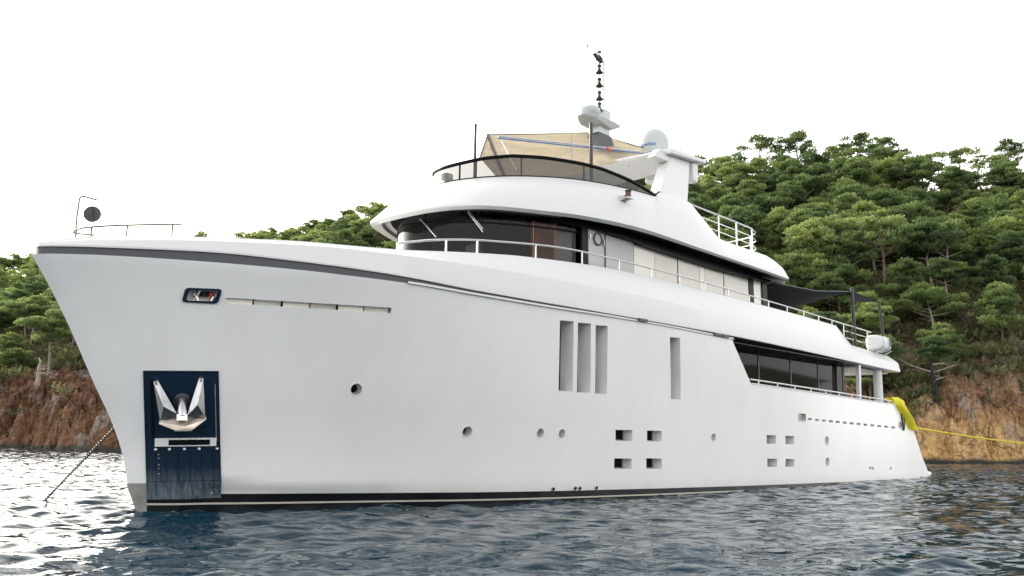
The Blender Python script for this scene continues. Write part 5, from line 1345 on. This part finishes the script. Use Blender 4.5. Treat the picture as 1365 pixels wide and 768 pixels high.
# aft awning
K = thing('aft_awning', (19.5, 2.9, 6.7), 'black fabric awning stretched aft from the upper deckhouse to two black poles', 'awning')
pf, ps_ = np.array([19.6, 2.95, 6.66]), np.array([19.6, -2.8, 6.66]); ap = np.array(on_y(1137, 389, 3.15)); asb = np.array([ap[0], -3.0, ap[2] - .35])
rows = []
for t in np.linspace(0, 1, 24):
    row = []
    for s in np.linspace(0, 1, 24):
        p = lerp(lerp(pf, ap, t), lerp(ps_, asb, t), s); p[2] -= .55 * sin(pi * s) ** .8 * (0.3 + .7 * sin(pi * t)) + .12 * sin(pi * t) + .55 * s * sin(pi * t); p[0] -= .5 * sin(pi * s) * t; row.append(tuple(p))
    rows.append(row)
sheet(rows, 'canvas', 'fabric_black', K, .015, (19.5, 2.9, 6.7))
tip = Vector(on_y(1155, 403, 3.05)); ee = Vector(t2)
mb = MB(); mb.prism([Vector(ap), ee, tip, Vector(ap) - Vector((.2, .0, .35))], (0, -.015, 0)); Tm(mb, (19.5, 2.9, 6.7)).build('corner_flap', 'fabric_black', K, yacht=True)
mb = MB(); mb.tube([tuple(pf), tuple(lerp(pf, ap, .5) - np.array([0, 0, .12])), tuple(ap)], .018, 6); Tm(mb, (19.5, 2.9, 6.7)).build('edge_hem', 'grey_dark', K, yacht=True)

# ------------------------------------------------------------------ stern: yellow chafe cover, loop, mooring line
pts = [on_hull(u, v) for u, v in ((1199, 541), (1206, 555), (1212, 566), (1217, 575))]
def stern_pt(z, dy=0): return Vector((float(xe_z(z)), float(Yh(xe_z(z), z)) + dy, z))
org = stern_pt(2.9); cov = thing('chafe_cover', org, 'bright yellow fabric sleeve hanging over the port stern corner', 'chafe cover')
rows = []
for z in np.linspace(3.05, 1.93, 14):
    f_ = (3.05 - z) / 1.12; x = float(xe_z(min(z, 2.9))); y = float(Yh(x, min(z, 2.85))); wd = .62 - .05 * f_
    bulg = .19 + .06 * sin(pi * f_)
    ring = [(x - wd, y + .02, z), (x - wd * .6, y + bulg * .8, z), (x - .1, y + bulg, z), (x + .16, y + bulg * .7, z), (x + .24, y - .12, z), (x + .20, y - .45, z), (x - .02, y - .45, z), (x - .05, y - .1, z), (x - .2, y + .012, z)]
    rows.append(ring)
mb = MB(); mb.loft([[Vector(p) for p in r] for r in rows]); mb.loft([rows[0], [(p[0] * .0 + org.x - .5 + (p[0] - org.x) * .5 + .25, p[1] - .12, p[2] + .13) for p in rows[0]]]); o = Tm(mb, org).build('sleeve', 'yellow', cov, yacht=True); 
mb = MB(); lp = []
for t in np.linspace(0, 1, 16):
    z = 2.75 - .85 * sin(pi * t) * 1.0; x = 28.75 + .25 * t + .1 * sin(pi * t); lp.append((float(xe_z(2.6)) - .45 + .35 * t - .0, float(Yh(29, 2.5)) + .05, z))
org2 = Vector(lp[0]); loop = thing('rope_loop', org2, 'black rope loop hanging on the hull beside the yellow sleeve', 'rope')
mb.tube(lp, .028, 7); Tm(mb, org2).build('loop', 'pole_black', loop, yacht=True)
st = Vector(world(stern_pt(2.02, .06))); rv = ray(1365, 588.5); farp = Vector(CAMP + rv / rv[1] * 52.0); end = st + (farp - st) * 1.45
mb = MB(); L0 = []
for t in np.linspace(0, 1, 24): p = st.lerp(end, t); L0.append((p.x, p.y, p.z - .12 * sin(pi * t)))
mb.tube([Vector(p) - Vector(L0[0]) for p in L0], .04, 7); o = mb.build('mooring_line', 'yellow_rope'); o.location = L0[0]
tag(o, 'tight yellow mooring line from the stern to the rocks on the right', 'mooring line')
pa_, pb_ = world_z(-60, 581, .72), world_z(260, 590, .62)
mb = MB(); mb.tube([Vector((pa_[0] + (pb_[0] - pa_[0]) * t, pa_[1] + (pb_[1] - pa_[1]) * t - 2.5, .72 - .25 * sin(pi * t))) - Vector((pa_[0], pa_[1] - 2.5, 0)) for t in np.linspace(0, 1, 16)], .03, 6); o = mb.build('shore_rope', 'rope_old'); o.location = (pa_[0], pa_[1] - 2.5, 0)
tag(o, 'faded orange rope stretched low along the rocks left of the bow', 'rope')

# bird near the masthead
bp = CAMP + ray(783, 60) / ray(783, 60)[1] * 26.0
mb = MB(); mb.loft([[Vector((x_ + .0 + r_ * cos(a) * .6, r_ * sin(a) * .6, z_ + r_ * cos(a) * .6)) for a in np.linspace(0, 2*pi, 10, endpoint=False)] for x_, z_, r_ in ((-.03, -.17, .004), (-.035, -.12, .02), (-.02, -.03, .035), (.0, .02, .03), (.025, .07, .012))])
mb.add([(0, .01, 0), (.03, -.02, .03), (.12, .02, .18), (.08, .04, .17)], [(0, 1, 2, 3)]); mb.add([(0, .01, 0), (.03, -.02, .03), (.07, .4, .06), (.03, .38, .05)], [(0, 1, 2, 3)])
o = mb.build('bird', 'feather'); o.location = tuple(bp); tag(o, 'small bird in flight just left of the masthead lights', 'bird')
